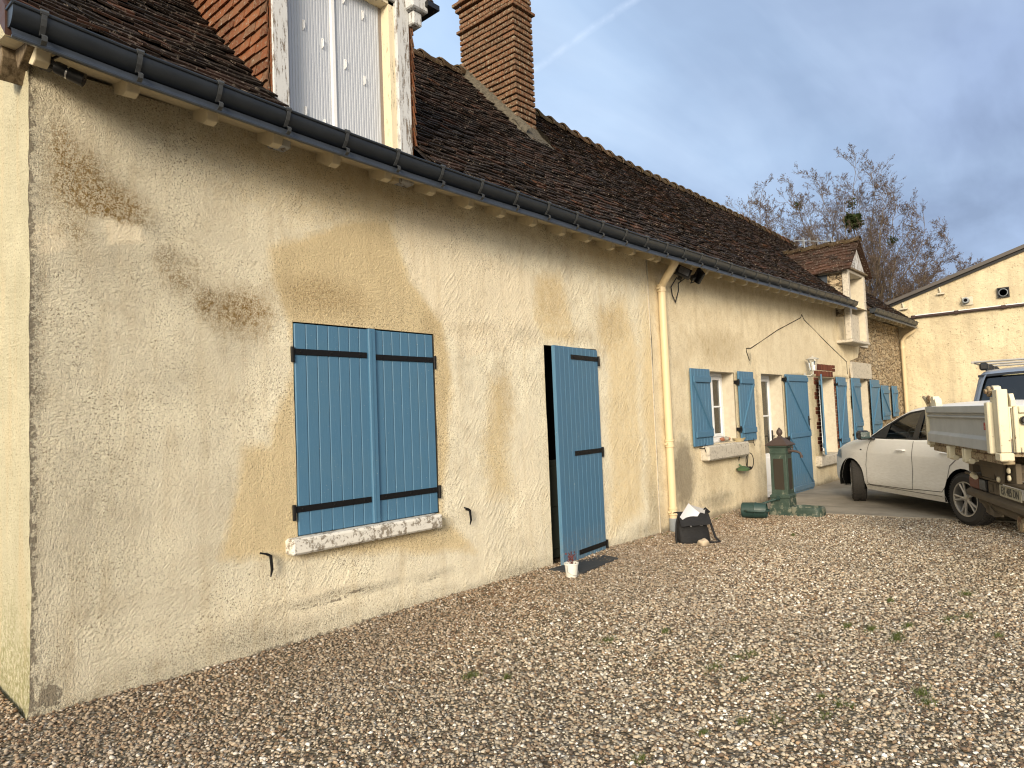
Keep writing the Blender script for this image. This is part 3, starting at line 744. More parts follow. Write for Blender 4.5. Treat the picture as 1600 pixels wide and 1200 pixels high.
def stay(x, z, parent):
    mb = MB(); mb.tube([(x, 0, z-.01), (x, -.085, z-.015), (x-.01, -.10, z+.05)], [.006, .006, .004], 6); mb.tube([(x, -.085, z-.015), (x+.005, -.10, z-.07)], [.006, .004], 6)
    return hp('shutter_stay', mb, m_iron, parent)
def frame_window(x0, x1, z0, z1, y, parent, cols, rows, door_panel=None, curtain=True):
    mb = MB(); f = .055
    mb.box(x0, x0+f, y, y+.06, z0, z1, c=.006); mb.box(x1-f, x1, y, y+.06, z0, z1, c=.006); mb.box(x0+f, x1-f, y, y+.06, z1-f, z1, c=.006); mb.box(x0+f, x1-f, y, y+.06, z0, z0+f+.02, c=.006)
    fr = hp('frame', mb, m_white, parent)
    ix0, ix1, iz0, iz1 = x0+f, x1-f, z0+f+.02, z1-f
    mb = MB(); xm = (ix0+ix1)/2
    sashes = [(ix0, xm), (xm, ix1)] if cols == 2 else [(ix0, ix1)]
    for a, b in sashes:
        s = .05
        zb = iz0
        if door_panel: zb = door_panel
        mb.box(a, a+s, y-.012, y+.03, iz0, iz1, c=.006); mb.box(b-s, b, y-.012, y+.03, iz0, iz1, c=.006); mb.box(a+s, b-s, y-.011, y+.03, iz1-s, iz1, c=.006); mb.box(a+s, b-s, y-.011, y+.03, iz0, iz0+s, c=.006)
        if door_panel:
            mb.box(a+s, b-s, y-.005, y+.03, iz0+s, zb, c=.006); mb.box(a+s+.05, b-s-.05, y-.014, y, iz0+s+.07, zb-.07, c=.01)
        for i in range(1, rows): 
            z = zb+(iz1-zb)*i/rows; mb.box(a+s, b-s, y-.006, y+.025, z-.012, z+.012)
    hp('sash', mb, m_white, parent)
    mb = MB(); mb.box(ix0+.01, ix1-.01, y+.012, y+.016, iz0, iz1); hp('pane', mb, m_carglass, parent)
    mb = MB(); mb.box(x0, x1, y+.16, y+.17, z0, z1); hp('room_shade_sheet', mb, m_dark, parent)  # black sheet standing in for the unlit room behind the glass
    if curtain:
        mb = MB(); rows_ = []
        for xx in np.linspace(ix0, ix1, 60): rows_.append([(xx, y+.09+.012*math.sin(xx*70), iz0), (xx, y+.09+.012*math.sin(xx*70+.5), iz1-.02)])
        mb.grid(rows_); hp('curtain', mb, m_curtain, parent)
# window 1
w1 = thing('window', None, None); w1.parent = house
frame_window(9.28, 10.10, 1.05, 2.09, .19, w1, 2, 2)
zshutter(8.70, 9.27, 1.04, 2.11, False, (1.20, 1.96), 6, parent=w1); zshutter(10.27, 10.83, 1.04, 2.11, True, (1.20, 1.96), 6, parent=w1)
for z in (1.22, 1.94): hingeblock(10.13, z, w1)
stay(8.83, 1.02, w1); stay(10.50, 1.02, w1)
mb = MB(); mb.box(8.86, 10.24, -.13, .2, .825, 1.035, c=.02); hp('sill', mb, m_stonew, w1, bevel=.006)
mb = MB(); mb.box(9.30, 10.08, .18, .26, 1.036, 1.075, c=.006); hp('inner_sill', mb, m_white, w1)
# glazed door
d2 = thing('door', None, None); d2.parent = house
frame_window(11.14, 12.10, .0, 2.10, .22, d2, 1, 2, door_panel=.75)
mb = MB(); mb.box(12.015, 12.045, .19, .215, .92, 1.14); mb.tube([(12.03, .20, 1.04), (12.03, .16, 1.04), (11.92, .155, 1.04)], .009, 8); hp('handle', mb, m_black, d2)
zshutter(12.27, 13.36, .0, 2.11, False, (.10, 1.03, 2.03), 10, parent=d2, name='door_shutter')
for z in (2.02, .98): hingeblock(12.11, z, d2)
mb = MB(); mb.box(13.12, 13.15, -.075, -.06, 1.18, 1.36); mb.tube([(13.135, -.06, 1.3), (13.135, -.10, 1.3), (13.04, -.105, 1.29)], .008, 6); hp('handle', mb, m_black, d2)
# brick-framed window
w3_ = thing('window', None, None); w3_.parent = house
frame_window(13.98, 15.0, .60, 2.10, .26, w3_, 2, 3)
ang = math.atan2(-4.40, -14.05)+R(1.0)
M3 = Matrix.Translation((14.02, -.03, 0)) @ Matrix.Rotation(ang, 4, 'Z')
mbx = MB()
zs = zshutter(0, .58, .62, 2.13, False, (.78, 1.97), 5, parent=w3_, M=M3 @ Matrix.Translation((0, .062, 0)))
mb = MB(); mb.tube([(14.32, .2, 1.38), (14.32, .17, 1.35), (14.3, .16, 1.05), (14.32, .17, .98)], .008, 6); mb.box(14.25, 14.37, .15, .2, 1.0, 1.06); hp('latch', mb, m_iron, w3_)
zshutter(15.16, 15.76, .66, 2.12, True, (.80, 1.98), 5, parent=w3_)
for z in (.82, 1.96): hingeblock(15.02, z, w3_)
mb = MB(); mb.box(13.58, 15.05, -.11, .2, .385, .582, c=.015); hp('sill', mb, m_stonew, w3_, bevel=.005)
mb = MB()
for i in range(17): mb.box(13.87+i*.060, 13.87+i*.060+.052, -.020, .1, 2.115, 2.225+random.uniform(-.004, .004), c=.004)
for i in range(17): mb.box(13.87+i*.060, 13.87+i*.060+.052, -.020, .1, 2.24, 2.36+random.uniform(-.004, .004), c=.004)
for z in (2.262, 2.334): mb.box(14.90, 15.06, -.018, .1, z-.03, z+.03, c=.004)
hp('brick_lintel', mb, m_brick2, w3_); mb = MB(); mbr = MB()
for z in (2.19, 2.262, 2.334): mb.box(13.72, 13.86, -.018, .1, z-.03, z+.03, c=.004)
z = 2.06; i = 0
while z > .62:
    long_ = (i//2) % 2 == 0
    mb.box(13.73 if long_ else 13.84, 13.975, -.018, .1, z-.030, z+.030, c=.004)
    mbr.box(15.005, 15.24 if long_ else 15.14, -.018, .1, z-.030, z+.030, c=.004); z -= .072; i += 1
hp('brick_jamb', mb, m_brick2, w3_); hp('brick_jamb', mbr, m_brick2, w3_)
# last door and little window
d4 = thing('door', None, None); d4.parent = house
zshutter(16.22, 16.84, .02, 2.12, False, (.2, 1.1, 1.97), 5, parent=d4, name='door_shutter')
zshutter(17.70, 18.44, .02, 2.11, True, (.2, 1.1, 1.97), 5, parent=d4, name='door_shutter')
mb = MB(); mb.box(16.86, 17.59, .42, .46, 0, 2.1, c=.01); mb.box(16.95, 17.5, .405, .42, .2, .9, c=.01); mb.box(16.95, 17.5, .405, .42, 1.05, 1.95, c=.01); hp('door_leaf', mb, m_white, d4)
w6 = thing('window', None, None); w6.parent = house
frame_window(19.33, 19.68, 1.15, 1.98, .26, w6, 1, 2)
zshutter(18.66, 19.31, 1.14, 1.985, False, (1.28, 1.83), 5, parent=w6); zshutter(19.70, 20.18, 1.2, 1.985, True, (1.34, 1.83), 4, parent=w6)
for w_ in (win, door, w1, d2, w3_, d4, w6):
    pass

# ---------------------------------------------------------------- roof
XE = [.86, 1.4, 2.2, 3.5, 6.8, 10, 15, 21.05]
TOPZ = [3.655, 3.615, 3.585, 3.545, 3.525, 3.56, 3.65, 3.68]      # gutter bead height
def gz(x): return float(np.interp(x, XE, TOPZ))+.007*nz(x*.9, 2.2)
def rz(x): return float(np.interp(x, [1, 6.3, 7.2, 9, 10, 11, 12.2, 14, 17, 21], [6.62, 6.65, 6.70, 6.60, 6.55, 6.49, 6.45, 6.47, 6.46, 6.38]))+.02*nz(x*1.3, 3)
def roofP(x, s):
    a = Vector((x, -.36, gz(x)+.03)); b = Vector((x, 2.66, rz(x)))
    p = a.lerp(b, s)
    p.z += -.05*math.sin(PI*s)+.02*nz(x*.7, s*3)-(.05*(1-s/.14) if s < .14 else 0)*0
    return p
def tiles(mb, P, u0, u1, w, s0, s1, nrow, rgen, keep=None, th=.014, over=2.0, lift=.022, jit=1.0, side=1):
    ncol = max(1, int(abs(u1-u0)/w)); du = (u1-u0)/ncol; ds = (s1-s0)/nrow
    for r in range(nrow):
        s = s0+r*ds; sh = (r % 2)*.5
        for c in range(-1, ncol+1):
            a = u0+(c+sh)*du; b = a+du
            a2 = min(max(a, min(u0, u1)), max(u0, u1)); b2 = min(max(b, min(u0, u1)), max(u0, u1))
            if abs(b2-a2) < abs(du)*.2: continue
            um = (a2+b2)/2
            if keep and not keep(um, s+ds*.5): continue
            p0 = P(um, s); p1 = P(um, min(s+ds*over, s1+ds*.6)); px = P(um+du*.5, s)
            e1 = (px-p0).normalized(); e2 = (p1-p0); L = e2.length; e2.normalize(); n = e1.cross(e2).normalized()*side
            hw = abs(b2-a2)/2-.0015-rgen.random()*.002
            l0 = lift+rgen.uniform(-.004, .008)*jit; l1 = .003; tw = rgen.uniform(-.006, .006)*jit; sl = rgen.uniform(-.008, .008)*jit
            base = p0+e2*sl
            A = base-e1*hw+n*(l0+tw); B = base+e1*hw+n*(l0-tw); C = base+e1*hw+e2*L+n*l1; D = base-e1*hw+e2*L+n*l1
            mb.add([A, B, C, D, A-n*th, B-n*th], [(0, 1, 2, 3), (0, 4, 5, 1), (0, 3, 4), (1, 5, 2)])
rgn = random.Random(11)
mb = MB(); xs_ = list(np.linspace(.88, 2.47, 9))+[3.74]+list(np.linspace(4.0, 15.2, 50))+[15.42, 16.62]+list(np.linspace(16.9, 21.0, 18))
for xa, xb in zip(xs_[:-1], xs_[1:]):
    s0_ = .42 if xa in (2.47,) or abs(xa-2.47) < 1e-6 else .30 if xa == 15.42 else 0
    mb.grid([[roofP(x, s) for s in np.linspace(s0_, 1, 14)] for x in (xa, xb)])
rows = []
for x in np.linspace(.88, 21.0, 60): rows.append([Vector((x, 2.66, rz(x))), Vector((x, 5.75, 3.55))])
mb.grid(rows)
def keepr(u, s):
    p = roofP(u, s)
    if 2.42 < u < 3.80 and p.y < 1.0: return False
    if 15.38 < u < 16.66 and p.y < .45: return False
    if 7.22 < u < 7.5 and p.y > 1.7: return False
    return True
tiles(mb, roofP, .88, 21.0, .165, 0, .995, 44, rgn, keepr, lift=.031, jit=1.35)
roof = hp('roof', mb, m_tile)
mb = MB(); x = .9; rr = random.Random(3)
while x < 21.0:
    L = .36; 
    rows = []
    for q in (0, .06, .5, 1.0):
        xx = x+q*L*1.08; R1 = .112+(.042 if q < .07 else .012*(1-q)); cz = rz(xx)-.045; row = []
        for a in np.linspace(-8, 188, 11): row.append((xx, 2.66-R1*math.cos(R(a)), cz+R1*math.sin(R(a))+rr.uniform(-.002, .002)))
        rows.append(row)
    rows.insert(0, [(p[0], p[1]*.9+2.66*.1, p[2]-.02) for p in rows[0]])
    mb.grid(rows); x += L*rr.uniform(.95, 1.05)
hp('ridge_tile', mb, m_ridge, roof)
mb = MB()     # gable verge board
for s in (0,):
    a = roofP(.9, 0); b = roofP(.9, 1)
    mb.add([(.86, a.y, a.z-.16), (.86, a.y, a.z-.01), (.86, b.y, b.z-.01), (.86, b.y, b.z-.2), (.90, a.y, a.z-.16), (.90, a.y, a.z-.01), (.90, b.y, b.z-.01), (.90, b.y, b.z-.2)], [(0, 1, 2, 3), (4, 7, 6, 5), (0, 4, 5, 1), (3, 2, 6, 7), (1, 5, 6, 2), (0, 3, 7, 4)])
hp('verge_board', mb, m_brownwood)
# soffit between rafters
mb = MB(); rows = []
for x in np.linspace(.9, 21, 60): rows.append([(x, .08, gz(x)+.02), (x, -.10, gz(x)-.02), (x, -.33, gz(x)-.05)])
mb.grid(rows); hp('soffit', mb, m_rafter)
# rafter ends
rafx = [1.06, 1.51, 1.98, 2.43, 2.90, 3.38, 3.85, 4.30, 4.72, 5.19, 5.66, 6.12, 6.58, 7.03, 7.46, 7.62]
x = 8.05
while x < 15.3: rafx.append(x); x += .45
x = 16.9
while x < 20.8: rafx.append(x); x += .42
for x in rafx:
    z = gz(x); w = .036
    d_ = rr.uniform(-.012, .012); mb = MB(); mb.prism([(.05, z+.06), (.05, z-.03), (-.15, z-.125+d_), (-.205, z-.115+d_), (-.24, z-.03)], 'x', x-w, x+w)
    hp('rafter_end', mb, m_rafter, bevel=.006)
# wooden blocks at the corner
mb = MB(); mb.prism([(.05, 3.70), (.03, 3.60), (.12, 3.50), (.22, 3.56), (.30, 3.75)], 'x', .93, 1.06); hp('purlin_end', mb, m_rawwood, bevel=.006)
mb = MB(); mb.prism([(-.24, 3.60), (-.015, 3.53), (.05, 3.66), (-.2, 3.70)], 'x', .99, 1.035); hp('barge_bracket', mb, m_rawwood, bevel=.006)

# ---------------------------------------------------------------- gutter
def gutter(x0, x1, brx, endcap=True):
    xs = np.linspace(x0, x1, max(12, int((x1-x0)/.25)))
    def prof(x):
        z = gz(x); pr = []
        y0 = -.47; cy, cz, rad = y0+.075, z-.008, .075
        for a in np.linspace(180, 300, 12): pr.append((cy+rad*math.cos(R(a)), cz+rad*1.15*math.sin(R(a))))
        return pr
    mb = MB(); rows = []
    for x in xs: rows.append([(x, y, z) for y, z in prof(x)]+[(x, -.345, gz(x)-.095)])
    mb.grid(rows); rows = []
    for x in xs: rows.append([(x, y+.004, z+.001) for y, z in prof(x)]+[(x, -.345, gz(x)-.088), (x, -.335, gz(x)+.03)])
    mb.grid(rows)
    mb.tube([(x, -.472, gz(x)) for x in xs], .0105, 8)
    if endcap:
        pr = prof(x0); mb.add([(x0, y, z) for y, z in pr]+[(x0, -.335, gz(x0)-.09), (x0, -.335, gz(x0)+.0)], [tuple(range(len(pr)+2))])
        mb.tube([(x0, -.472, gz(x0)), (x0, -.335, gz(x0)+.01)], .009, 8)
        pr = prof(x1); mb.add([(x1, y, z) for y, z in pr]+[(x1, -.335, gz(x1)-.09), (x1, -.335, gz(x1)+.0)], [tuple(range(len(pr)+2))])
    g_ = hp('gutter', mb, m_zinc, smooth=True)
    mb = MB(); rows = []
    for x in xs: rows.append([(x, -.375, gz(x)-.082), (x, -.43, gz(x)-.115), (x, -.446, gz(x)-.150), (x, -.440, gz(x)-.166), (x, -.428, gz(x)-.160), (x, -.33, gz(x)-.118)])
    mb.grid(rows); mb.tube([(x, -.443, gz(x)-.160) for x in xs], .008, 7); hp('drip_edge', mb, m_zinc2, g_, smooth=True)
    for bx in brx:
        z = gz(bx); w = .0125; pr = [(-.474, z+.014), (-.486, z+.004), (-.476, z-.03), (-.462, z-.060), (-.440, z-.085), (-.430, z-.098), (-.470, z-.108), (-.484, z-.122), (-.478, z-.143), (-.452, z-.158)]
        mb = MB(); rows = []
        for (y, zz) in pr: rows.append([(bx-w, y+.004, zz), (bx-w, y-.001, zz), (bx+w, y-.001, zz), (bx+w, y+.004, zz)])
        mb.grid(rows); mb.tube([(bx-.018, -.474, z+.004), (bx+.018, -.474, z+.004)], .016, 8)
        hp('gutter_bracket', mb, m_bracket, g_)
brs = [1.0+.4535*i for i in range(35)]; brs = [b for b in brs if b < 15.3]
gutter(.87, 15.34, brs)
gutter(16.72, 20.95, [16.95+.42*i for i in range(10)])

# ---------------------------------------------------------------- downpipes
def downpipe(x, ztop, zbot, y, collars, r=.05):
    mb = MB()
    zt = ztop
    mb.tube([(x-.14, -.36, gz(x)-.09), (x-.13, -.345, gz(x)-.14), (x-.09, -.25, gz(x)-.23), (x-.03, y-.06, gz(x)-.33), (x, y-.01, gz(x)-.38), (x, y, gz(x)-.44), (x, y, zbot+.16)], r, 16)
    p = hp('downpipe', mb, m_pvc, smooth=True)
    for z in collars:
        mb = MB(); mb.lathe([(r+.001, z-.055), (r+.010, z-.05), (r+.010, z-.03), (r+.003, z-.025), (r+.003, z+.015), (r+.010, z+.02), (r+.010, z+.04), (r+.001, z+.045)], 20, (x, y, 0))
        mb.box(x-r-.03, x-r, y-.01, y+.03, z-.02, z+.0); hp('pipe_collar', mb, m_pvc, p, smooth=True)
    mb = MB(); mb.lathe([(r+.008, zbot-.1), (r+.008, zbot+.17), (r-.002, zbot+.18)], 20, (x, y, 0)); hp('pipe_shoe', mb, m_pipegrey, p, smooth=True)
downpipe(7.90, 3.4, 0, -.065, (3.13, 1.13, .27))
mb = MB(); mb.tube([(20.86, -.40, 3.52), (20.86, -.36, 3.46), (20.88, -.16, 3.34), (20.90, -.07, 3.22), (20.90, -.07, .02)], .05, 12); mb.lathe([(.06, 3.0), (.06, 3.08)], 14, (20.9, -.07, 0)); hp('downpipe', mb, m_pvc, smooth=True)

# ---------------------------------------------------------------- chimney
ch = MB(); rb = random.Random(5)
cx0, cx1, cy0, cy1 = 7.13, 7.55, 1.60, 2.68
zb = 5.3; ci = 0
while zb < 8.4:
    ex = 0.0
    if abs(zb-7.30) < .03: ex = .035
    if 7.62 < zb < 7.70: ex = .04
    if 7.70 < zb < 7.8: ex = .075
    hh = .060 if ex == 0 else .046
    bl = .225; th = .09
    x0, x1, y0, y1 = cx0-ex, cx1+ex, cy0-ex, cy1+ex
    def jt(): return rb.uniform(-.004, .004)
    # left (-x) and right faces run along y, front and back along x
    off = 0 if ci % 2 else bl/2
    y = y0
    first = True
    while y < y1-.01:
        l = (off if (first and off) else bl); b = min(y+l, y1); 
        if y1-b < .05: b = y1
        ch.box(x0+jt(), x0+th, y+.003, b-.006, zb+jt()*.5, zb+hh+jt()*.5, c=.006)
        ch.box(x1-th, x1+jt(), y+.003, b-.006, zb+jt()*.5, zb+hh+jt()*.5, c=.006); y = b; first = False
    x = x0+th; first = True
    while x < x1-th-.01:
        l = (off if (first and not off == 0) else bl); b = min(x+max(l, .1), x1-th)
        if x1-th-b < .05: b = x1-th
        ch.box(x+.003, b-.004, y0+jt(), y0+th, zb+jt()*.5, zb+hh+jt()*.5, c=.006); x = b; first = False
    zb += .084; ci += 1
chm = hp('chimney', ch, m_brick)
mb = MB(); mb.box(cx0+.032, cx1-.032, cy0+.032, cy1-.032, 5.2, 8.4); hp('mortar_core', mb, m_joint, chm)
mb = MB(); rows = []
rm = random.Random(2)
for y in np.linspace(1.40, 2.66, 70):
    s = (y+.36)/3.02; z = roofP(7.2, s).z
    j = [rm.uniform(-.022, .022) for _ in range(4)]
    rows.append([(cx0-.10+j[0], y, z+.01), (cx0-.07+j[1], y, z+.07+j[1]), (cx0-.03, y, z+.13+j[2]), (cx0+.03, y+j[3], z+.17+j[3])])
mb.grid(rows)
rows = []
for x in np.linspace(cx0-.08, cx1+.10, 18):
    z = roofP(x, (1.40+.36)/3.02).z; j = [rm.uniform(-.01, .01) for _ in range(3)]
    k = max(0, x-cx1)*1.8
    rows.append([(x, 1.30, z-.06), (x, 1.40+j[0], z+.05-k), (x-k*.2, 1.50+j[1], z+.18-k), (min(x, cx1), 1.585, z+.30+j[2]-k), (min(x, cx1), 1.64, z+.32+j[2]-k)])
mb.grid(rows)
rows = []
for y in np.linspace(1.40, 2.66, 14):
    z = roofP(7.6, (y+.36)/3.02).z; rows.append([(cx1+.10, y, z), (cx1+.03, y, z+.1), (cx1-.02, y, z+.15)])
mb.grid(rows)
hp('mortar_fillet', mb, m_mortar, chm, smooth=True)

# ---------------------------------------------------------------- near dormer
dm = thing('dormer', None, None); dm.parent = house
Yf = -.10
mb = MB(); mb.box(2.47, 2.60, Yf, .06, 3.5, 5.10, c=.008); mb.box(3.60, 3.74, Yf, .06, 3.5, 5.10, c=.008); mb.box(2.47, 3.74, Yf+.002, .06, 5.03, 5.20, c=.008)
hp('frame', mb, m_oldwood, dm)
mb = MB(); mb.box(3.545, 3.60, Yf+.03, .12, 3.5, 5.03); mb.box(2.60, 3.60, Yf+.03, .12, 5.0, 5.03); hp('reveal', mb, m_oldwood2, dm)
mb = MB(); mb.box(3.515, 3.546, .03, .12, 3.5, 5.03); hp('side_strip', mb, bare('taupe_strip', (.22, .19, .17), .7), dm)
def ribbed(x0, x1, y):
    mb = MB(); n = int((x1-x0)/.0235); w = (x1-x0)/n; z0, z1 = 3.5, 5.02; rows = []
    for i in range(n):
        a = x0+i*w
        rows += [[(a, y+.004, z0), (a, y+.004, z1)], [(a+w*.22, y+.004, z0), (a+w*.22, y+.004, z1)], [(a+w*.32, y, z0), (a+w*.32, y, z1)], [(a+w*.9, y, z0), (a+w*.9, y, z1)]]
    mb.grid(rows); mb.box(x0, x1, y+.006, y+.03, z0, z1)
    return mb
mb = ribbed(2.60, 3.035, .03); hp('shutter', mb, m_whiteribs, dm)
mb = ribbed(3.075, 3.515, .03); hp('shutter', mb, m_whiteribs, dm)
mb = MB(); mb.box(3.035, 3.075, .010, .06, 3.5, 5.02, c=.006); hp('astragal', mb, m_white, dm)
for (x, zs_) in ((2.80, (4.55, 3.88)), (2.965, (4.97, 4.47, 3.83)), (3.17, (4.92, 4.38, 3.80)), (3.35, (4.86, 4.31, 3.74))):
    for z in zs_:
        mb = MB(); mb.tube([(x, .03, z+.035), (x, .012, z+.03), (x, .012, z-.03), (x, .03, z-.035)], .0035, 6); mb.box(x-.005, x+.005, .024, .03, z-.04, z+.04); hp('shutter_clip', mb, m_white, dm)
# hung tiles on cheeks
def cheekL(u, s): return Vector((2.455, -.09+u, 3.55+s))
def kc(u, s):
    y = -.09+u; z = 3.55+s
    return z > max(3.68, roofP(2.45, min(1, max(0, (y+.36)/3.02))).z-.06)
mb = MB(); mb.box(2.46, 2.475, -.09, 1.35, 3.66, 5.1)
tiles(mb, cheekL, 1.40, 0.0, .155, 0, 1.55, 19, rgn, kc, th=.016, over=1.7, lift=.030, side=1, jit=.7)
hp('hung_tiles', mb, m_tilered, dm); mb = MB(); mb.box(3.735, 3.75, -.09, 1.35, 3.66, 5.1)
def cheekR(u, s): return Vector((3.755, -.10+u, 3.55+s))
tiles(mb, cheekR, 0.0, 1.40, .155, 0, 1.55, 16, rgn, kc, th=.016, over=1.6, lift=.036, side=1)
hp('hung_tiles', mb, m_tilered, dm)
mb = MB()
def dr(sx):
    def P(u, s): return Vector((3.105+sx*(.80-.80*s), -.22+u, 5.10+.78*s))
    return P
for sx in (-1, 1):
    P = dr(sx); mb.grid([[P(u, s) for s in (0, 1)] for u in (0, 2.1)])
    tiles(mb, P, 0 if sx > 0 else 2.1, 2.1 if sx > 0 else 0, .16, 0, 1, 11, rgn)
hp('roof', mb, m_tile2, dm)
mb = MB(); mb.box(3.70, 3.88, -.20, -.04, 5.00, 5.12, c=.01); mb.box(3.74, 3.84, -.16, -.02, 4.88, 5.0, c=.01); mb.box(2.33, 2.50, -.20, -.04, 5.00, 5.12, c=.01); mb.prism([(2.4, 5.12), (3.81, 5.12), (3.105, 5.85)], 'y', -.12, -.06)
hp('eave_bracket', mb, m_oldwood, dm, bevel=.005)
mb = MB(); mb.box(3.84, 3.97, -.24, 1.4, 5.045, 5.09); hp('fascia', mb, m_black, dm)

# ---------------------------------------------------------------- far dormer (stone)
d5 = thing('dormer', None, None); d5.parent = house
YD = -.30
mb = MB(); mb.box(15.36, 15.50, YD, YD+.12, 2.90, 4.36, c=.012); mb.box(16.50, 16.66, YD, .3, 2.90, 4.36, c=.012); mb.box(15.97, 16.49, YD+.13, .1, 2.90, 3.5, c=.012); mb.box(15.36, 16.66, YD+.004, .3, 4.33, 4.42, c=.010); hp('stone_jambs', mb, m_stonew, d5)
mb = MB(); mb.box(16.482, 16.498, YD+.006, .3, 2.91, 4.32); mb.box(15.52, 16.48, .20, .24, 2.91, 4.32); hp('reveal', mb, m_reveal, d5)
mb = MB(); mb.box(15.34, 16.68, YD-.02, .05, 2.84, 2.90, c=.012); hp('sill', mb, m_stonew, d5)
mb = MB(); mb.box(15.98, 16.36, -.016, .02, 2.93, 3.32, c=.005); hp('cement_patch', mb, bare('smooth_cement', (.42, .40, .36), .85, var=.15, scale=10), d5)
mb = MB(); mb.box(17.1, 17.7, -.016, .04, 2.86, 3.30, c=.005); hp('cement_patch', mb, bare('smooth_cement', (.42, .40, .36), .85, var=.15, scale=10), d5)
mb = MB(); mb.prism([(15.28, 4.42), (16.74, 4.42), (16.04, 5.06)], 'y', YD+.01, YD+.08)
for i in range(4): mb.prism([(15.33+.06*i, 4.46+.055*i), (15.98-.02*i, 4.46+.055*i), (15.98-.02*i, 4.50+.055*i), (15.37+.06*i, 4.50+.055*i)], 'y', YD-.006, YD+.012)
g5 = hp('gable', mb, m_oldwood, d5)
mb = MB(); mb.box(15.30, 16.72, YD-.05, YD+.06, 4.385, 4.43, c=.008); hp('gable_beam', mb, m_rawwood, d5)
mb = MB(); mb.box(15.40, 15.44, -.19, 1.2, 3.4, 4.36); mb2 = MB(); mb2.box(16.58, 16.62, .0, 1.2, 3.4, 4.36); hp('cheek', mb, m_rubble, d5); hp('cheek', mb2, m_rubble, d5)
mb = MB(); mb.box(15.385, 15.398, .12, .72, 3.6, 4.34); hp('cheek_panel', mb, m_zinc2, d5)
mb = MB()
def dr2(sx):
    def P(u, s): return Vector((16.04+sx*(.84-.84*s), YD-.10+u, 4.34+.74*s+.02*nz(u*2, s*2, sx)))
    return P
for sx in (-1, 1):
    P = dr2(sx); mb.grid([[P(u, s) for s in np.linspace(0, 1, 5)] for u in np.linspace(0, 2.0, 8)])
    tiles(mb, P, 0 if sx > 0 else 2.0, 2.0 if sx > 0 else 0, .16, 0, 1, 10, rgn, lift=.026, jit=1.6)
rf5 = hp('roof', mb, m_tile2, d5)
mb = MB()
for i in range(7):
    y = YD-.12+i*.3; rows = []
    for q in (0, 1.0):
        rows.append([(16.04-.11*math.cos(R(a)), y+q*.32, 5.04+.035*(1-q)+.10*math.sin(R(a))) for a in np.linspace(-5, 185, 9)])
    mb.grid(rows)
hp('ridge_tile', mb, m_ridge, rf5)
# ================================================================ FAR BUILDING
fb = thing('outbuilding', 'tall cream rendered outbuilding with pitted gable wall closing the far end of the yard', 'building', (21, -4, 0))
FO = (21, -4, 0)
def fz(y): return 4.29-.318*y
mb = patch([(1.6, -.1), (-7.2, -.1), (-7.2, fz(-7.2)), (1.6, fz(1.6))], [rect(-2.47, -2.26, 4.10, 4.30)], .2, lambda y, z: (21.03+.02*nz(y*1.1, z*1.1, 3), y, z))
obj('wall', mb, m_far, fb, smooth=True, autosm=0, off=FO)
mb = MB(); mb.box(21.05, 31, -15, -14.9, -.1, 4); mb.box(21.1, 31, 1.5, 1.6, -.1, 3.7); obj('side_wall', mb, m_far, fb, off=FO)
mb = patch([(-7.2, -.1), (-15, -.1), (-15, fz(.6)), (-7.2, fz(-7.2))], [], .4, lambda y, z: (21.03, y, z)); obj('wall', mb, m_far, fb, off=FO)
m_sheet = bare('dark_metal_roof_edge', (.085, .075, .068), .6, .2, var=.25, scale=5)
mb = MB(); mb.prism([(1.9, fz(1.9)+.02), (1.9, fz(1.9)+.11), (-7.2, fz(-7.2)+.11), (-7.2, fz(-7.2)+.02)], 'x', 20.90, 31); mb.prism([(-7.2, fz(-7.2)+.02), (-7.2, fz(-7.2)+.11), (-16.3, fz(1.9)+.11), (-16.3, fz(1.9)+.02)], 'x', 20.90, 31)
obj('roof', mb, m_sheet, fb, off=FO)
mb = MB(); mb.prism([(1.9, fz(1.9)-.05), (1.9, fz(1.9)+.018), (-7.2, fz(-7.2)+.018), (-7.2, fz(-7.2)-.05)], 'x', 20.965, 21.02); obj('verge_trim', mb, m_black, fb, off=FO)
m_rail = bare('dark_brown_rail', (.035, .018, .015), .6, var=.3)
mb = MB(); mb.box(20.93, 21.0, -6.5, -.33, 3.80, 3.86, c=.01)
for y in (-.36, -1.35, -2.35, -3.4): mb.box(20.91, 21.04, y-.05, y+.05, 3.785, 3.875, c=.01)
obj('rail', mb, m_rail, fb, off=FO)
mb = MB(); mb.box(20.985, 21.0, -6.5, -.38, 3.862, 3.885); obj('rail_capping', mb, m_white, fb, off=FO)
vt = thing('wall_vent', None, None, (0, 0, 0)); vt.parent = fb
mb = MB(); mb.box(20.99, 21.03, -1.72, -1.48, 3.98, 4.20, c=.01); o = obj('plate', mb, m_reveal, vt, off=FO)
mb = MB(); mb.lathe([(.075, 0), (.075, .14), (.065, .15), (.045, .15), (.045, .06)], 20, (20.99, -1.58, 4.10), Matrix.Rotation(R(-90), 4, 'Y')); obj('flue_pipe', mb, m_pipegrey, vt, smooth=True, off=FO)
mb = MB(); mb.lathe([(.040, .145), (.0, .146)], 20, (20.99, -1.58, 4.10), Matrix.Rotation(R(-90), 4, 'Y')); obj('flue_mouth', mb, m_dark, vt, off=FO)
fv = thing('fan_outlet', None, None, (0, 0, 0)); fv.parent = fb
mb = MB(); 
for a in ((20.96, 21.04, -2.49, -2.465, 4.07, 4.32), (20.96, 21.04, -2.265, -2.24, 4.07, 4.32), (20.96, 21.04, -2.465, -2.265, 4.295, 4.32), (20.96, 21.04, -2.465, -2.265, 4.07, 4.095)): mb.box(*a)
mb.box(21.1, 21.12, -2.48, -2.25, 4.08, 4.31); obj('frame', mb, m_black, fv, off=FO)
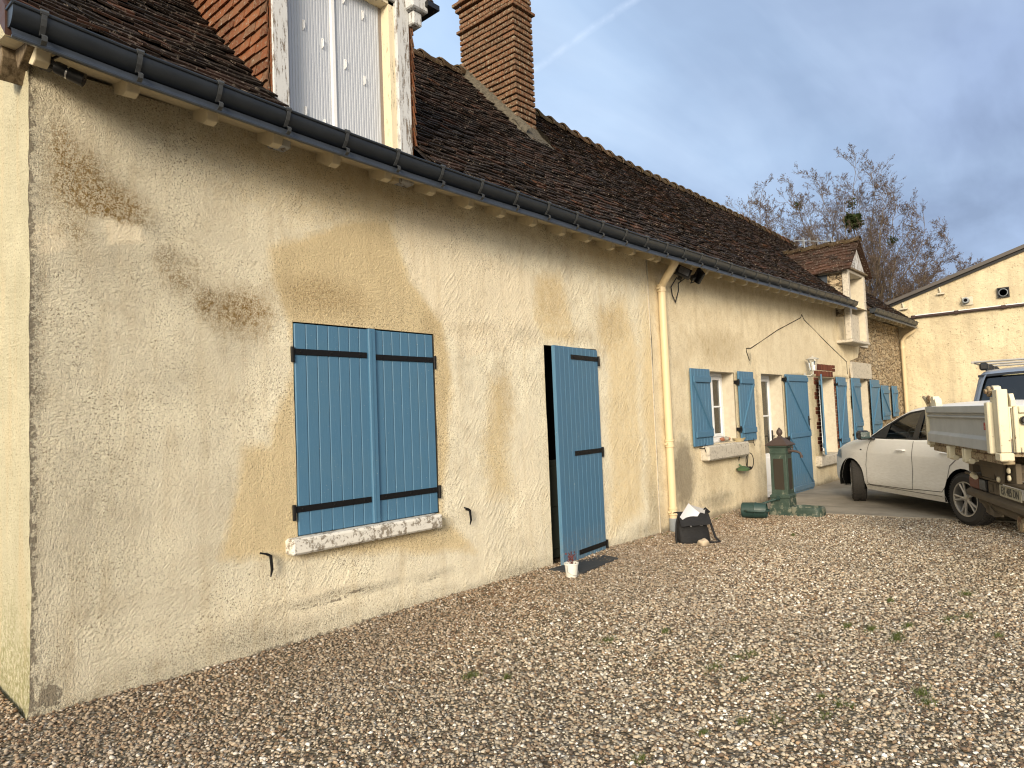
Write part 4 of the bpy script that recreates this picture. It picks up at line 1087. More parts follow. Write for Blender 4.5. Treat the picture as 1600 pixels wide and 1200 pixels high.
mb = MB(); mb.lathe([(.09, .0), (.10, .02), (.085, .03), (.08, .0)], 20, (20.99, -2.365, 4.195), Matrix.Rotation(R(-90), 4, 'Y')); obj('fan_ring', mb, m_pipegrey, fv, off=FO)
for y in (-.12, -1.0):
    mb = MB(); z = fz(y)-.05; mb.tube([(20.98, y, z-.02), (20.95, y-.03, z-.17)], .02, 8); mb.box(20.92, 21.0, y-.12, y+.05, z-.21, z-.17); obj('bracket', mb, m_reveal, fb, off=FO)
# TV aerial behind the roofs
ae = thing('tv_aerial', 'white metal television aerial on a mast behind the roofs, left of the stone dormer', 'aerial', (23, 3, 3.3))
mb = MB(); mb.tube([(23, 3, 3.3), (23, 3, 7.05)], .018, 8); obj('mast', mb, m_pipegrey, ae, off=(23, 3, 3.3))
mb = MB(); mb.tube([(22.8, 3.25, 6.98), (23.7, 2.3, 6.90)], .012, 6); mb.tube([(22.9, 3.1, 6.72), (23.6, 2.4, 6.66)], .010, 6)
for i in range(6):
    q = i/5; x, y, z = 22.8+.9*q, 3.25-.95*q, 6.98-.08*q; mb.tube([(x, y, z-.20), (x+.05, y, z+.12)], .009, 5)
mb.tube([(23.68, 2.4, 6.6), (23.72, 2.35, 7.0), (23.66, 2.42, 7.15)], .014, 5)
obj('antenna', mb, m_pipegrey, ae, off=(23, 3, 3.3))

# ================================================================ TREES
def f_bark(t, bs, pos, geo):
    n = t.noise(pos, 3, 4)
    setp(t, bs, col=t.mix(n, (.10, .08, .055), (.19, .15, .105)), rough=.9, spec=.1)
m_bark = material('bare_bark', f_bark)
m_twig = bare('thin_twigs', (.115, .088, .068), .9, var=.25, scale=2, spec=.1)
m_bud = bare('dark_buds', (.085, .06, .05), .9, var=.25, scale=3, spec=.1)
m_mist = bare('mistletoe_leaves', (.022, .032, .010), .8, var=.3, scale=4, spec=.1)
def limb_tree(name, label, base, tips, seed, sides, kids, r0, zsplit, budn=2):
    rg = random.Random(seed); T0 = thing(name, label, 'tree', base)
    wood = MB(); tw = MB(); bud = MB()
    def grow(p, d, L, r, lev):
        n = 5 if lev < 2 else 4
        pts = [p]; rad = [r]; q = p.copy(); dd = d.copy(); nodes = []
        for i in range(n):
            dd = (dd+Vector((rg.gauss(0, .075), rg.gauss(0, .075), rg.gauss(.05, .05)))).normalized()
            q = q+dd*(L/n); pts.append(q.copy()); rad.append(r*(1-.6*(i+1)/n)); nodes.append((q.copy(), dd.copy(), rad[-1]))
        (wood if lev < 2 else tw).tube(pts, rad, 4 if lev < 2 else 3, cap=False)
        if lev > len(kids):
            for _ in range(budn):
                i = rg.randrange(1, len(pts)); c = pts[i]+Vector((rg.gauss(0, .03), rg.gauss(0, .03), rg.gauss(0, .03))); s_ = rg.uniform(.012, .026)
                a_, b_, e_ = [Vector((rg.gauss(0, s_), rg.gauss(0, s_), rg.gauss(0, s_))) for _ in range(3)]
                bud.add([c+a_, c+b_, c+e_, c-a_*.8], [(0, 1, 2), (0, 2, 3), (0, 3, 1), (1, 3, 2)])
            return
        k = kids[lev-1]
        for j in range(k):
            f = .15+.85*(j+rg.random())/k; idx = min(n-1, int(f*n)); c, cd, cr = nodes[idx]; st = pts[idx].lerp(pts[idx+1], min(1, f*n-idx))
            ax_ = Vector((rg.gauss(0, 1), rg.gauss(0, 1), rg.gauss(0, .6))).normalized(); ang = rg.uniform(.4, .85)
            nd = (cd*math.cos(ang)+(ax_-cd*ax_.dot(cd)).normalized()*math.sin(ang)).normalized()
            grow(st, nd, L*rg.uniform(.42, .62)*(1.1-.35*f), max(cr*.6, .0075), lev+1)
    wood.tube([(0, 0, -.1), (.05, .03, .9), (.0, -.04, zsplit)], [r0*1.35, r0, r0*.92], 10)
    for ti, tip in enumerate(tips):
        tp = Vector(tip); z0 = zsplit*rg.uniform(.55, 1.0); p0 = Vector((tp.x*.02, tp.y*.02, z0)); D_ = (tp-p0).length
        h = Vector((tp.x, tp.y, 0)); lowk = min(1, max(0, (13-tp.z)/4)); c1 = p0+Vector((tp.x*(.18+.15*lowk), tp.y*(.18+.15*lowk), D_*(.34-.06*lowk))); c2 = p0+(tp-p0)*.62+Vector((tp.x*.03, tp.y*.03, D_*.03))
        pts = []; n = 16
        for i in range(n+1):
            t = i/n; p = p0*(1-t)**3+c1*3*t*(1-t)**2+c2*3*t*t*(1-t)+tp*t**3
            p += Vector((nz(i*.45, ti*3.1), nz(i*.45, ti*3.1+50), nz(i*.45, ti*3.1+90)))*.55*min(1, t*3); pts.append(p)
        R1 = r0*.36*(D_/15)**.8; rad = [max(.010, R1*(1-(i/n)**.75)) for i in range(n+1)]
        wood.tube(pts, rad, 6, cap=False)
        for j in range(sides):
            f = .18+.82*(j+rg.random())/sides; idx = min(n-1, int(f*n)); st = pts[idx].lerp(pts[idx+1], f*n-idx); cd = (pts[idx+1]-pts[idx]).normalized()
            ax_ = Vector((rg.gauss(0, 1), rg.gauss(0, 1), rg.gauss(.1, .5))).normalized(); ang = rg.uniform(.45, .95)
            nd = (cd*math.cos(ang)+(ax_-cd*ax_.dot(cd)).normalized()*math.sin(ang)).normalized()
            grow(st, nd, (.85+2.0*math.sin(min(1, (1.05-f)*1.25)*PI/2))*rg.uniform(.6, 1.25)*(D_/15)**.5, max(rad[idx]*.45, .012), 1)
    obj('trunk', wood, m_bark, T0, smooth=True, autosm=0); obj('twigs', tw, m_twig, T0); obj('buds', bud, m_bud, T0)
    return T0
TIPS = [(-6.4, 3.5, 14.6), (-2.1, 4.8, 14.3), (-3.4, 3.0, 17.2), (-5.8, 1.5, 14.4), (-0.2, 2.3, 18.8), (-3.6, 0.4, 16.2), (-0.7, -0.1, 18.8), (2.8, 0.6, 17.4), (1.2, -0.8, 18.6), (-1.4, -2.1, 16.3), (3.6, -1.7, 15.9), (0.8, -2.9, 14.0), (2.6, -3.5, 13.8), (5.2, -3.3, 12.6), (2.6, -4.8, 12.2), (4.3, -5.2, 10.7), (3.8, -3.0, 9.9), (-1.0, -2.2, 10.2), (-3.5, 3.6, 12.1), (1.4, 2.4, 14.5), (4.0, -0.6, 14.3), (1.0, -4.2, 8.6), (3.0, -4.6, 8.8)]
TIPS = [(x*.97, y*.99, 2.0+(z-2.0)*(.90 if z > 16 else .96)) for x, y, z in TIPS]+[(2, -5.6, 9.4), (4.5, -4.4, 9.2), (-1, -4.0, 9.6)]
bt = limb_tree('bare_tree', 'large bare spreading tree with dark mistletoe balls rising behind the stone dormer', (47.9, 7.6, 0), TIPS, 5, 26, (5, 4, 3), .42, 3.2)
limb_tree('bare_tree', 'smaller bare tree showing just left of the large one above the roof ridge', (44.1, 13.0, 0), [(-0.6, 0.4, 14.8), (-1.3, -0.4, 15.3), (1.2, -0.3, 16.1), (0.5, -0.9, 14.5), (-1.9, -1.1, 13.5), (0.2, 1.0, 14.2)], 9, 14, (5, 4, 3), .25, 4.0)
def mistle(c, r, n, seed):
    rg = random.Random(seed); mb = MB()
    for i in range(n):
        v = Vector((rg.gauss(0, 1), rg.gauss(0, 1), rg.gauss(0, 1))).normalized()*r*rg.random()**.4; p = Vector(c)+v
        s = r*.16; a, b = [Vector((rg.gauss(0, s), rg.gauss(0, s), rg.gauss(0, s))) for _ in range(2)]
        mb.add([p, p+a, p+a+b, p+b], [(0, 1, 2, 3)])
    return mb
for i, (c, r, n) in enumerate([((-1.6, -.1, 13.1), .50, 700), ((-1.7, -.1, 14.2), .34, 120), ((-3.9, 2.4, 14.2), .28, 200), ((0, -1.9, 11.8), .30, 130)]):
    obj('mistletoe', mistle(c, r, n, i), m_mist, bt)

# ================================================================ vehicles
def carpaint(name, col, dirt=(.30, .25, .18), amt=.5, rough=.35):
    def fn(t, bs, pos, geo):
        z = t.n('ShaderNodeSeparateXYZ', {0: pos}).outputs[2]
        n = t.noise(t.scale(pos, (3, 3, 3)), 2.2, 6, .65); n2 = t.noise(t.scale(pos, (2, 2, 9), (0, R(25), 0)), 6, 4, .6)
        d = t.m('MULTIPLY', t.mr(t.m('ADD', z, t.m('MULTIPLY', n, .5)), .45, 1.2, 1, .15), t.mr(n2, .35, .7, .3, 1))
        setp(t, bs, col=t.mix(t.m('MULTIPLY', d, amt), col, dirt), rough=t.m('MULTIPLY_ADD', d, .4, rough), spec=.5, coat=.3)
        bs.inputs['Coat Roughness'].default_value = .12
    return material(name, fn)
m_carw = carpaint('dusty_white_car_paint', (.74, .73, .70), amt=.38)
m_tyre = bare('tyre_rubber', (.028, .025, .022), .85, var=.3, scale=40, bump=.3)
m_rim = bare('alloy_rim', (.42, .40, .37), .35, .7, var=.1)
m_trim = bare('black_trim', (.015, .015, .016), .35, var=.15)
m_grey = bare('seat_fabric', (.035, .035, .038), .9)
m_lamp = bare('red_lamp_lens', (.25, .03, .02), .25, var=.1)
m_seam = bare('panel_gap', (.02, .018, .015), .8)

def polydist(x, z, pl):
    d = 9
    for (x1, z1), (x2, z2) in zip(pl[:-1], pl[1:]):
        dx, dz = x2-x1, z2-z1; t = max(0, min(1, ((x-x1)*dx+(z-z1)*dz)/(dx*dx+dz*dz+1e-9)))
        d = min(d, math.hypot(x-x1-t*dx, z-z1-t*dz))
    return d
def smoothline(pl, n=4):
    out = []
    P = [pl[0]]+list(pl)+[pl[-1]]
    for i in range(1, len(P)-2):
        p0, p1, p2, p3 = [np.array(q) for q in P[i-1:i+3]]
        for k in range(n):
            t = k/n; out.append(tuple(.5*((2*p1)+(-p0+p2)*t+(2*p0-5*p1+4*p2-p3)*t*t+(-p0+3*p1-3*p2+p3)*t**3)))
    out.append(tuple(pl[-1])); return out
class Car:
    def __init__(s, root, segs, W, belt, tumble, x_front, x_rear, taperf, taperr, rr=.09):
        s.root = root; s.segs = [(n, smoothline(p)) for n, p in segs]
        s.top = []; [s.top.extend(p if not s.top else p[1:]) for n, p in s.segs]
        s.W, s.belt, s.tum, s.xf, s.xr, s.tf, s.tr, s.rr = W, belt, tumble, x_front, x_rear, taperf, taperr, rr
    def y(s, x, z, off=0.0):
        w = s.W
        if z < .42: w -= .05*((.42-z)/.2)**2
        w -= .008*math.cos((z-.55)*9) if .3 < z < 1.0 else 0
        if z > s.belt-.2: w -= .03*min(1, (z-s.belt+.2)/.2)
        if z > s.belt: w -= (z-s.belt)*s.tum
        if x > s.xf: w *= 1-s.tf*(x-s.xf)**2
        if x < s.xr: w *= 1-s.tr*(x-s.xr)**2
        d = polydist(x, z, s.top); t = max(0, 1-d/s.rr)
        w -= s.rr*(1-math.sqrt(max(0, 1-t*t)))
        return w+off
    def side(s, name, outer, holes, mat, off=0.0, step=.06, parent=None, sides=(1, -1), smooth=True):
        for sg in sides:
            mb = patch(outer, holes, step, lambda x, z: (x, sg*s.y(x, z, off), z))
            obj(name, mb, mat, parent or s.root, smooth=smooth, autosm=50)
    def tops(s, mats):
        for (n, pl) in s.segs:
            rows = []
            for i, (x, z) in enumerate(pl):
                w = s.y(x, z); row = []
                a = pl[max(i-1, 0)]; b = pl[min(i+1, len(pl)-1)]; tx, tz = b[0]-a[0], b[1]-a[1]; L = math.hypot(tx, tz)+1e-9
                nx, nz_ = tz/L, -tx/L
                if nz_ < -.2: nx, nz_ = -nx, -nz_
                for q in np.linspace(-1, 1, 17):
                    e = (1-q*q)*.035*min(1, (1-abs(q))*8+.3); row.append((x+nx*e, q*w, z+nz_*e))
                rows.append(row)
            mb = MB(); mb.grid(rows); obj(n, mb, mats.get(n, m_carw), s.root, smooth=True, autosm=50)
def arch(cx, cz, r, z0, n=18):
    a0 = math.asin((z0-cz)/r)
    return [(cx+r*math.cos(a), cz+r*math.sin(a)) for a in np.linspace(a0, PI-a0, n)]
def wheel(parent, x, y, r, w, sgn, steer=0.0, spokes=5, name='wheel'):
    wh = bpy.data.objects.new(name, None); COL.objects.link(wh); wh.parent = parent; wh.location = (x, y, r); wh.rotation_euler = (0, 0, steer)
    M = Matrix.Rotation(R(-90*sgn), 4, 'X')
    prof = [(r*.66, -w/2), (r*.86, -w/2-.004), (r*.97, -w/2+.02), (r, -w/2+.045), (r, -.012), (r-.008, -.01), (r-.008, .01), (r, .012), (r, w/2-.045), (r*.97, w/2-.02), (r*.86, w/2+.004), (r*.66, w/2)]
    mb = MB(); mb.lathe(prof, 40, (0, 0, 0), M, cap=False)
    for i in range(60):
        a = 2*PI*i/60
        for zc in (-.055, .055):
            Mx_ = M @ Matrix.Rotation(a+(.03 if zc > 0 else 0), 4, 'Z') @ Matrix.Translation((r+.001, 0, zc)) @ Matrix.Rotation(R(28 if zc > 0 else -28), 4, 'X')
            mb.box(-.006, .004, -.010, .010, -.030, .030, Mx_)
    obj('tyre', mb, m_tyre, wh, smooth=True)
    mb = MB(); ro = r*.67
    mb.lathe([(ro, w/2-.01), (ro, w/2+.002), (ro*.93, w/2), (ro*.90, w/2-.02), (ro*.88, -w/2+.02), (ro*.9, -w/2)], 40, (0, 0, 0), M, cap=False)
    for i in range(spokes):
        for dlt in (-.17, .17):
            a = 2*PI*i/spokes
            p0 = Vector((ro*.12*math.cos(a), ro*.12*math.sin(a), w/2-.025)); a2 = a+dlt
            p1 = Vector((ro*.93*math.cos(a2), ro*.93*math.sin(a2), w/2-.012))
            mb.tube([M @ p0, M @ p0.lerp(p1, .5), M @ p1], [.020, .014, .016], 6)
    mb.lathe([(ro*.24, w/2-.05), (ro*.24, w/2-.015), (ro*.16, w/2-.010), (0, w/2-.008)], 24, (0, 0, 0), M)
    obj('rim', mb, m_rim, wh, smooth=True)
    mb = MB(); mb.lathe([(ro*.86, w/2-.09), (0, w/2-.09)], 30, (0, 0, 0), M); mb.lathe([(ro*.55, w/2-.075), (ro*.55, w/2-.07), (0, w/2-.069)], 30, (0, 0, 0), M); obj('brake_disc', mb, m_trim, wh)
    return wh

# ---- white hatchback
ca = 44.276
car = thing('parked_car', 'dusty white five-door hatchback parked on the concrete with its front wheel turned', 'car', (10.449, -3.525, .012), R(ca))
top = [('front_bumper', [(3.05, .20), (3.20, .28), (3.26, .45), (3.25, .60), (3.17, .73)]), ('bonnet', [(3.17, .73), (3.02, .83), (2.75, .915), (2.4, .985), (2.10, 1.03)]),
       ('windscreen', [(2.10, 1.03), (1.75, 1.22), (1.32, 1.405)]), ('roof_panel', [(1.32, 1.405), (1.05, 1.445), (.6, 1.46), (.1, 1.45), (-.35, 1.41), (-.60, 1.36)]),
       ('rear_window', [(-.60, 1.36), (-.74, 1.15), (-.82, .98)]), ('tailgate', [(-.82, .98), (-.86, .80), (-.88, .60), (-.90, .48), (-.86, .30), (-.80, .24)])]
C = Car(car, top, .855, .985, .42, 2.3, -.3, .17, .12)
bot = [(-.80, .24), (-.36, .24)]
ar = arch(0, .315, .365, .24)[::-1]; af = arch(2.53, .315, .365, .24)[::-1]
outer = bot[:1]+ar+[(.37, .225), (2.16, .225)]+af+[(3.05, .20)]
toppts = C.top[1:-1]
outer = outer+toppts
DLO = [(1.98, 1.005), (1.70, 1.165), (1.40, 1.305), (1.22, 1.365), (.95, 1.395), (.45, 1.40), (.05, 1.375), (-.22, 1.31), (-.40, 1.16), (-.46, 1.075), (0.1, 1.045), (.9, 1.01)]
C.side('body', outer, [DLO], m_carw, step=.05)
C.tops(dict(windscreen=m_carglass, rear_window=m_carglass))
# glazing with black pillars
C.side('pillar', [(.86, 1.005), (.995, 1.005), (.985, 1.39), (.90, 1.392)], [], m_trim, .004)
C.side('pillar', [(1.98, 1.005), (1.62, 1.205), (1.58, 1.19), (1.60, 1.01)], [], m_trim, .002)
C.side('pillar', [(.06, 1.05), (-.02, 1.052), (-.06, 1.36), (.02, 1.372)], [], m_trim, .003)
C.side('side_window', [(1.60, 1.012), (1.58, 1.19), (1.22, 1.358), (.985, 1.388), (.995, 1.01)], [], m_carglass, -.006)
C.side('side_window', [(.86, 1.012), (.90, 1.39), (.45, 1.395), (.02, 1.368), (.06, 1.052)], [], m_carglass, -.006)
C.side('side_window', [(-.02, 1.056), (-.06, 1.36), (-.22, 1.305), (-.40, 1.16), (-.45, 1.08)], [], m_carglass, -.006)
def outline(name, pts, w, off, closed=True):
    P = pts+[pts[0]] if closed else pts
    for sg in (1, -1):
        mb = MB()
        q = []
        for a, b in zip(P[:-1], P[1:]):
            n = max(1, int(math.hypot(b[0]-a[0], b[1]-a[1])/.05))
            for i in range(n): q.append((a[0]+(b[0]-a[0])*i/n, a[1]+(b[1]-a[1])*i/n))
        q.append(P[-1])
        for lo, hi in zip(q[:-1], q[1:]):
            dx, dz = hi[0]-lo[0], hi[1]-lo[1]; L = math.hypot(dx, dz)+1e-9; nx, nz_ = -dz/L*w/2, dx/L*w/2
            mb.add([(lo[0]+nx, sg*C.y(lo[0], lo[1], off), lo[1]+nz_), (lo[0]-nx, sg*C.y(lo[0], lo[1], off), lo[1]-nz_), (hi[0]-nx, sg*C.y(hi[0], hi[1], off), hi[1]-nz_), (hi[0]+nx, sg*C.y(hi[0], hi[1], off), hi[1]+nz_)], [(0, 1, 2, 3)])
        obj(name, mb, m_seam if name != 'window_trim' else m_trim, car)
outline('window_trim', DLO, .022, .006)
outline('door_seam', [(1.93, 1.0), (2.0, .9), (2.10, .6), (2.08, .33), (2.02, .31), (1.0, .33), (.94, .99)], .008, .0045, False)
outline('door_seam', [(.985, .34), (.40, .36), (.34, .42), (.22, .70), (.0, .84), (-.08, .95), (-.06, 1.03)], .008, .0045, False)
outline('sill_seam', [(2.12, .30), (.42, .30)], .006, .004, False)
mb = MB()
for sg in (1, -1):
    for x0 in (1.10, .18): 
        y = C.y(x0+.08, .855); mb.tube([(x0, sg*(y+.004), .855), (x0+.02, sg*(y+.03), .857), (x0+.16, sg*(y+.03), .857), (x0+.18, sg*(y+.004), .855)], .013, 8)
obj('door_handle', mb, m_carw, car, smooth=True)
for sg in (1, -1):
    y = C.y(1.92, .99)
    mb = MB(); mb.box(1.83, 1.98, sg*y, sg*(y+.06), .98, 1.02, c=.01)
    vs = []; mb2 = MB(); mb2.box(1.86, 1.99, sg*(y+.05), sg*(y+.23), .985, 1.125, c=.035)
    mb.add(mb2.v, mb2.f); mo = obj('door_mirror', mb, m_trim, car, bevel=.01)
    mb = MB(); mb.box(1.854, 1.859, sg*(y+.07), sg*(y+.21), 1.005, 1.105, c=.002); obj('mirror_glass', mb, bare('mirror', (.03, .05, .05), .08), mo)  # dark teal of the mirrored view is put into the base colour
mb = MB(); mb.box(-.7, 3.0, -.62, .62, .20, .30); mb.box(2.2, 2.9, -.45, .45, .3, .8); mb.box(-.3, .3, -.45, .45, .3, .7); obj('underbody', mb, m_dark, car)
for (x) in (0, 2.53):
    for sg in (1, -1):
        mb = MB(); rows = []
        for a in np.linspace(-12, 192, 20): rows.append([(x+.37*math.cos(R(a)), sg*.845, .315+.37*math.sin(R(a))), (x+.37*math.cos(R(a)), sg*.55, .315+.37*math.sin(R(a)))])
        mb.grid(rows); mb.add([(x+.37*math.cos(R(a)), sg*.55, .315+.37*math.sin(R(a))) for a in np.linspace(-12, 192, 20)], [tuple(range(20))]); obj('arch_liner', mb, m_dark, car)
for x, sg, stt in ((0, 1, 0), (0, -1, 0), (2.53, 1, R(-27)), (2.53, -1, R(-27))): wheel(car, x, sg*.745, .315, .20, sg, stt)
mb = MB()
for x, yy in ((1.05, .36), (1.05, -.36), (.15, .36), (.15, -.36)):
    mb.box(x-.22, x+.25, yy-.25, yy+.25, .35, .62, c=.05); mb.box(x-.32, x-.18, yy-.24, yy+.24, .55, 1.12, c=.05); mb.box(x-.33, x-.22, yy-.13, yy+.13, 1.14, 1.30, c=.04)
obj('seat', mb, m_grey, car, bevel=.02)
mb = MB(); mb.box(1.65, 2.1, -.68, .68, .6, .97, c=.05); obj('dashboard', mb, m_trim, car)
mb = MB(); Ms = Matrix.Translation((1.50, .36, .98)) @ Matrix.Rotation(R(-65), 4, 'Y')
pts = [Ms @ Vector((.18*math.cos(a), .18*math.sin(a), 0)) for a in np.linspace(0, 2*PI, 25)]; mb.tube(pts, .014, 6); mb.tube([Ms @ Vector((-.17, 0, 0)), Ms @ Vector((.17, 0, 0))], .02, 6); mb.tube([Ms @ Vector((0, 0, 0)), Ms @ Vector((0, 0, .2))], .03, 6)
obj('steering_wheel', mb, m_trim, car)
mb = MB(); mb.box(2.185, 2.225, C.y(2.2, .83)-.002, C.y(2.2, .83)+.006, .815, .835); obj('side_badge', mb, m_trim, car)
for sg in (1, -1):
    C.side('headlight', [(2.86, .66), (3.10, .68), (3.12, .74), (2.98, .80), (2.84, .80)], [], m_clear, .004, sides=(sg,))
    C.side('tail_light', [(-.62, .80), (-.80, .78), (-.77, 1.0), (-.66, 1.02)], [], m_lamp, .004, sides=(sg,))

# ---- tipper truck, seen from behind
TR = (8.434, -2.868, 0); tang = -157.3
tr = thing('tipper_truck', 'worn cream tipper truck seen from behind, its tailgate raised level with the car roof', 'truck', TR, R(tang))
def f_chip(base, amt, rust=(.12, .05, .02)):
    def fn(t, bs, pos, geo):
        n = t.noise(pos, 22, 5, .75); g = t.noise(pos, 3, 5, .6)
        c = t.mix(t.mr(g, .35, .7), base, tuple(x*.78 for x in base))
        c = t.mix(t.mr(n, amt, amt+.03), c, rust)
        setp(t, bs, col=c, rough=.6, spec=.3)
    return fn
m_tw = material('chipped_cream_paint', f_chip((.66, .60, .44), .64)); m_tg_shade = material('scuffed_shaded_grey_paint', f_chip((.40, .41, .40), .70, (.12, .10, .08))); m_ru = material('rusty_steel', f_chip((.30, .24, .15), .52, (.10, .05, .025))); m_du = bare('dusty_chassis', (.105, .085, .060), .9, var=.4, scale=8, bump=.4)  # tailgate paint greyed to carry the shade of the truck's unlit rear face
mb = MB()     # tailgate pressed profile, swept along its width
pr = [(.03, 1.095), (-.035, 1.10), (-.035, 1.185), (-.008, 1.212), (-.008, 1.345), (-.014, 1.352), (-.030, 1.362), (-.030, 1.372), (-.010, 1.382), (-.010, 1.395), (-.038, 1.405), (-.038, 1.465), (.03, 1.465)]
mb.prism([(y, z) for y, z in pr], 'x', .03, 2.0); obj('tailgate', mb, m_tg_shade, tr, bevel=.004)
mb = MB(); mb.box(-.04, .028, -.03, .05, 1.06, 1.46, c=.006); mb.box(2.003, 2.085, -.055, .05, 1.085, 1.49, c=.008); obj('tailgate_flange', mb, m_tw, tr)
mb = MB(); mb.box(2.10, 2.205, -.02, .052, 1.10, 1.585, c=.006); mb.box(2.095, 2.215, -.03, .065, 1.035, 1.098, c=.008); mb.box(-.09, -.045, .0, .12, 1.03, 1.46, c=.008); obj('corner_post', mb, m_tw, tr)
mb = MB(); mb.box(1.975, 2.005, -.058, -.036, 1.27, 1.33); obj('reflector', mb, m_lamp, tr)
def ring(mb, c, R0, r, axis='x', n=20):
    pts = []
    for a in np.linspace(0, 2*PI, n+1):
        pts.append((c[0], c[1]+R0*math.cos(a), c[2]+R0*math.sin(a)) if axis == 'x' else (c[0]+R0*math.cos(a), c[1], c[2]+R0*math.sin(a)))
    mb.tube(pts, r, 8, cap=False)
mb = MB(); ring(mb, (2.03, -.02, 1.575), .030, .014, 'y'); mb.lathe([(.02, -.03), (.02, .03)], 12, (2.03, -.02, 1.575), Matrix.Rotation(R(90), 4, 'X')); obj('top_hinge', mb, m_ru, tr, smooth=True)
mb = MB(); mb.prism([(1.965, 1.47), (2.10, 1.48), (2.10, 1.56), (2.075, 1.61), (2.03, 1.62), (2.03, 1.53), (1.97, 1.53)], 'y', .0, .05); mb.prism([(2.12, 1.45), (2.23, 1.45), (2.23, 1.50), (2.20, 1.55), (2.14, 1.55)], 'y', .06, .09); obj('hinge_plate', mb, m_tw, tr, bevel=.003)
mb = MB(); mb.tube([(.04, 0, 1.46), (.0, -.01, 1.53), (-.10, -.02, 1.57)], [.02, .025, .015], 8); ring(mb, (.06, -.01, 1.545), .028, .014, 'y'); obj('top_hinge', mb, m_ru, tr)
mb = MB(); mb.prism([(.07, 1.468), (.30, 1.468), (.30, 1.50), (.26, 1.55), (.22, 1.53), (.20, 1.57), (.12, 1.57), (.11, 1.53)], 'y', .0, .06); obj('hinge_plate', mb, m_tw, tr, bevel=.003)
mb = MB(); mb.box(2.165, 2.195, .07, 3.1, 1.10, 1.44, c=.004); mb.box(2.19, 2.225, .075, .105, 1.10, 1.46, c=.005); mb.box(2.193, 2.222, .11, 3.1, 1.40, 1.45, c=.006); mb.box(2.193, 2.222, .11, 3.1, 1.10, 1.14, c=.006); mb.box(-.05, -.02, .12, 3.1, 1.10, 1.44, c=.004); mb.box(0, 2.16, 3.0, 3.05, 1.1, 1.7); obj('side_panel', mb, m_tw, tr)
mb = MB(); mb.lathe([(.03, 0), (.03, .03), (.022, .04), (0, .04)], 16, (2.20, .145, 1.345), Matrix.Rotation(R(90), 4, 'Y')); o = obj('latch_knob', mb, m_black, tr, smooth=True)
mb = MB(); mb.tube([(2.22, .13, 1.325), (2.225, .16, 1.32), (2.225, .185, 1.28), (2.225, .19, 1.2)], .012, 8); obj('latch_lever', mb, m_pipegrey, tr)
mb = MB(); mb.box(-.02, 2.16, .03, 3.1, 1.065, 1.095); obj('bed_floor', mb, m_ru, tr)
mb = MB(); mb.box(.0, 2.10, .02, .10, 1.0, 1.062, c=.006); obj('rear_beam', mb, m_ru, tr)
for s in (.76, 1.26):
    mb = MB(); mb.box(s-.055, s-.035, -.03, .08, .965, 1.085, c=.006); mb.box(s+.012, s+.032, -.03, .08, .965, 1.085, c=.006); mb.tube([(s-.10, .02, .975), (s+.06, .02, .975)], .026, 10); obj('hinge_lug', mb, m_tw, tr, bevel=.003)
mb = MB(); mb.box(.55, 1.75, .20, .28, .90, .97, c=.006); mb.box(.5, .62, .2, 3.0, .82, .96); mb.box(1.45, 1.57, .2, 3.0, .82, .96); mb.prism([(1.30, .98), (1.66, .98), (1.58, .80), (1.50, .80)], 'y', .15, .17); mb.prism([(.72, .98), (1.2, .98), (1.15, .80), (.82, .80)], 'y', .22, .235); mb.box(1.72, 1.90, .16, .20, .83, .99, c=.004); obj('chassis_frame', mb, m_du, tr)
mb = MB()
for (s, z) in ((1.54, .835), (1.80, .93), (1.80, .87)): mb.lathe([(.024, 0), (.024, .012), (.016, .018), (0, .018)], 10, (s, .148, z), Matrix.Rotation(R(90), 4, 'X'))
mb.tube([(.70, .18, .80), (.84, .16, .79)], [.03, .022], 10); obj('bolt', mb, m_tw, tr)
mb = MB(); mb.box(.26, 2.0, .22, .36, .775, .795, c=.005); obj('mudboard', mb, m_du, tr)
mb = MB(); mb.box(.29, .60, .245, .33, .645, .762, c=.012); tl = obj('rear_lamp', mb, bare('dusty_red_lens', (.13, .045, .03), .6, var=.3, scale=30), tr, bevel=.004)
mb = MB(); mb.box(.60, .80, .247, .33, .647, .760, c=.01); obj('rear_lamp', mb, m_trim, tr)
mb = MB(); mb.box(.86, 1.06, .25, .31, .65, .762, c=.006); mb.box(.91, 1.01, .24, .25, .67, .74, c=.004); obj('plate_lamp', mb, m_du, tr)
mb = MB(); mb.prism([(.225, .565), (.215, .615), (.25, .638), (.36, .638), (.38, .545)], 'x', .28, 2.0); obj('rear_bumper', mb, m_du, tr, bevel=.008)
mb = MB(); mb.tube([(.75, .34, .50), (1.90, .34, .50)], .045, 14); mb.box(.62, .76, .28, .38, .42, .55, c=.02); obj('towbar', mb, m_du, tr, smooth=True)
mb = MB(); mb.prism([(.50, .55), (.66, .54), (.86, .47), (.86, .42), (.76, .43), (.52, .50)], 'y', .28, .36); mb.tube([(.55, .3, .58), (.62, .26, .54)], .03, 10); obj('tow_bracket', mb, m_du, tr, bevel=.006)
mb = MB(); mb.lathe([(.065, -.02), (.065, .02)], 16, (1.60, .27, .47), Matrix.Rotation(R(90), 4, 'X')); obj('exhaust_tip', mb, m_ru, tr)
mb = MB(); mb.box(1.80, 2.0, .245, .33, .645, .762, c=.012); obj('rear_lamp', mb, bare('dusty_red_lens', (.13, .045, .03), .6, var=.3, scale=30), tr, bevel=.004)
mb = MB(); mb.box(1.25, 1.76, .225, .232, .665, .765, c=.003); pl = obj('number_plate', mb, bare('dusty_plate', (.36, .34, .26), .7, var=.2, scale=12), tr)
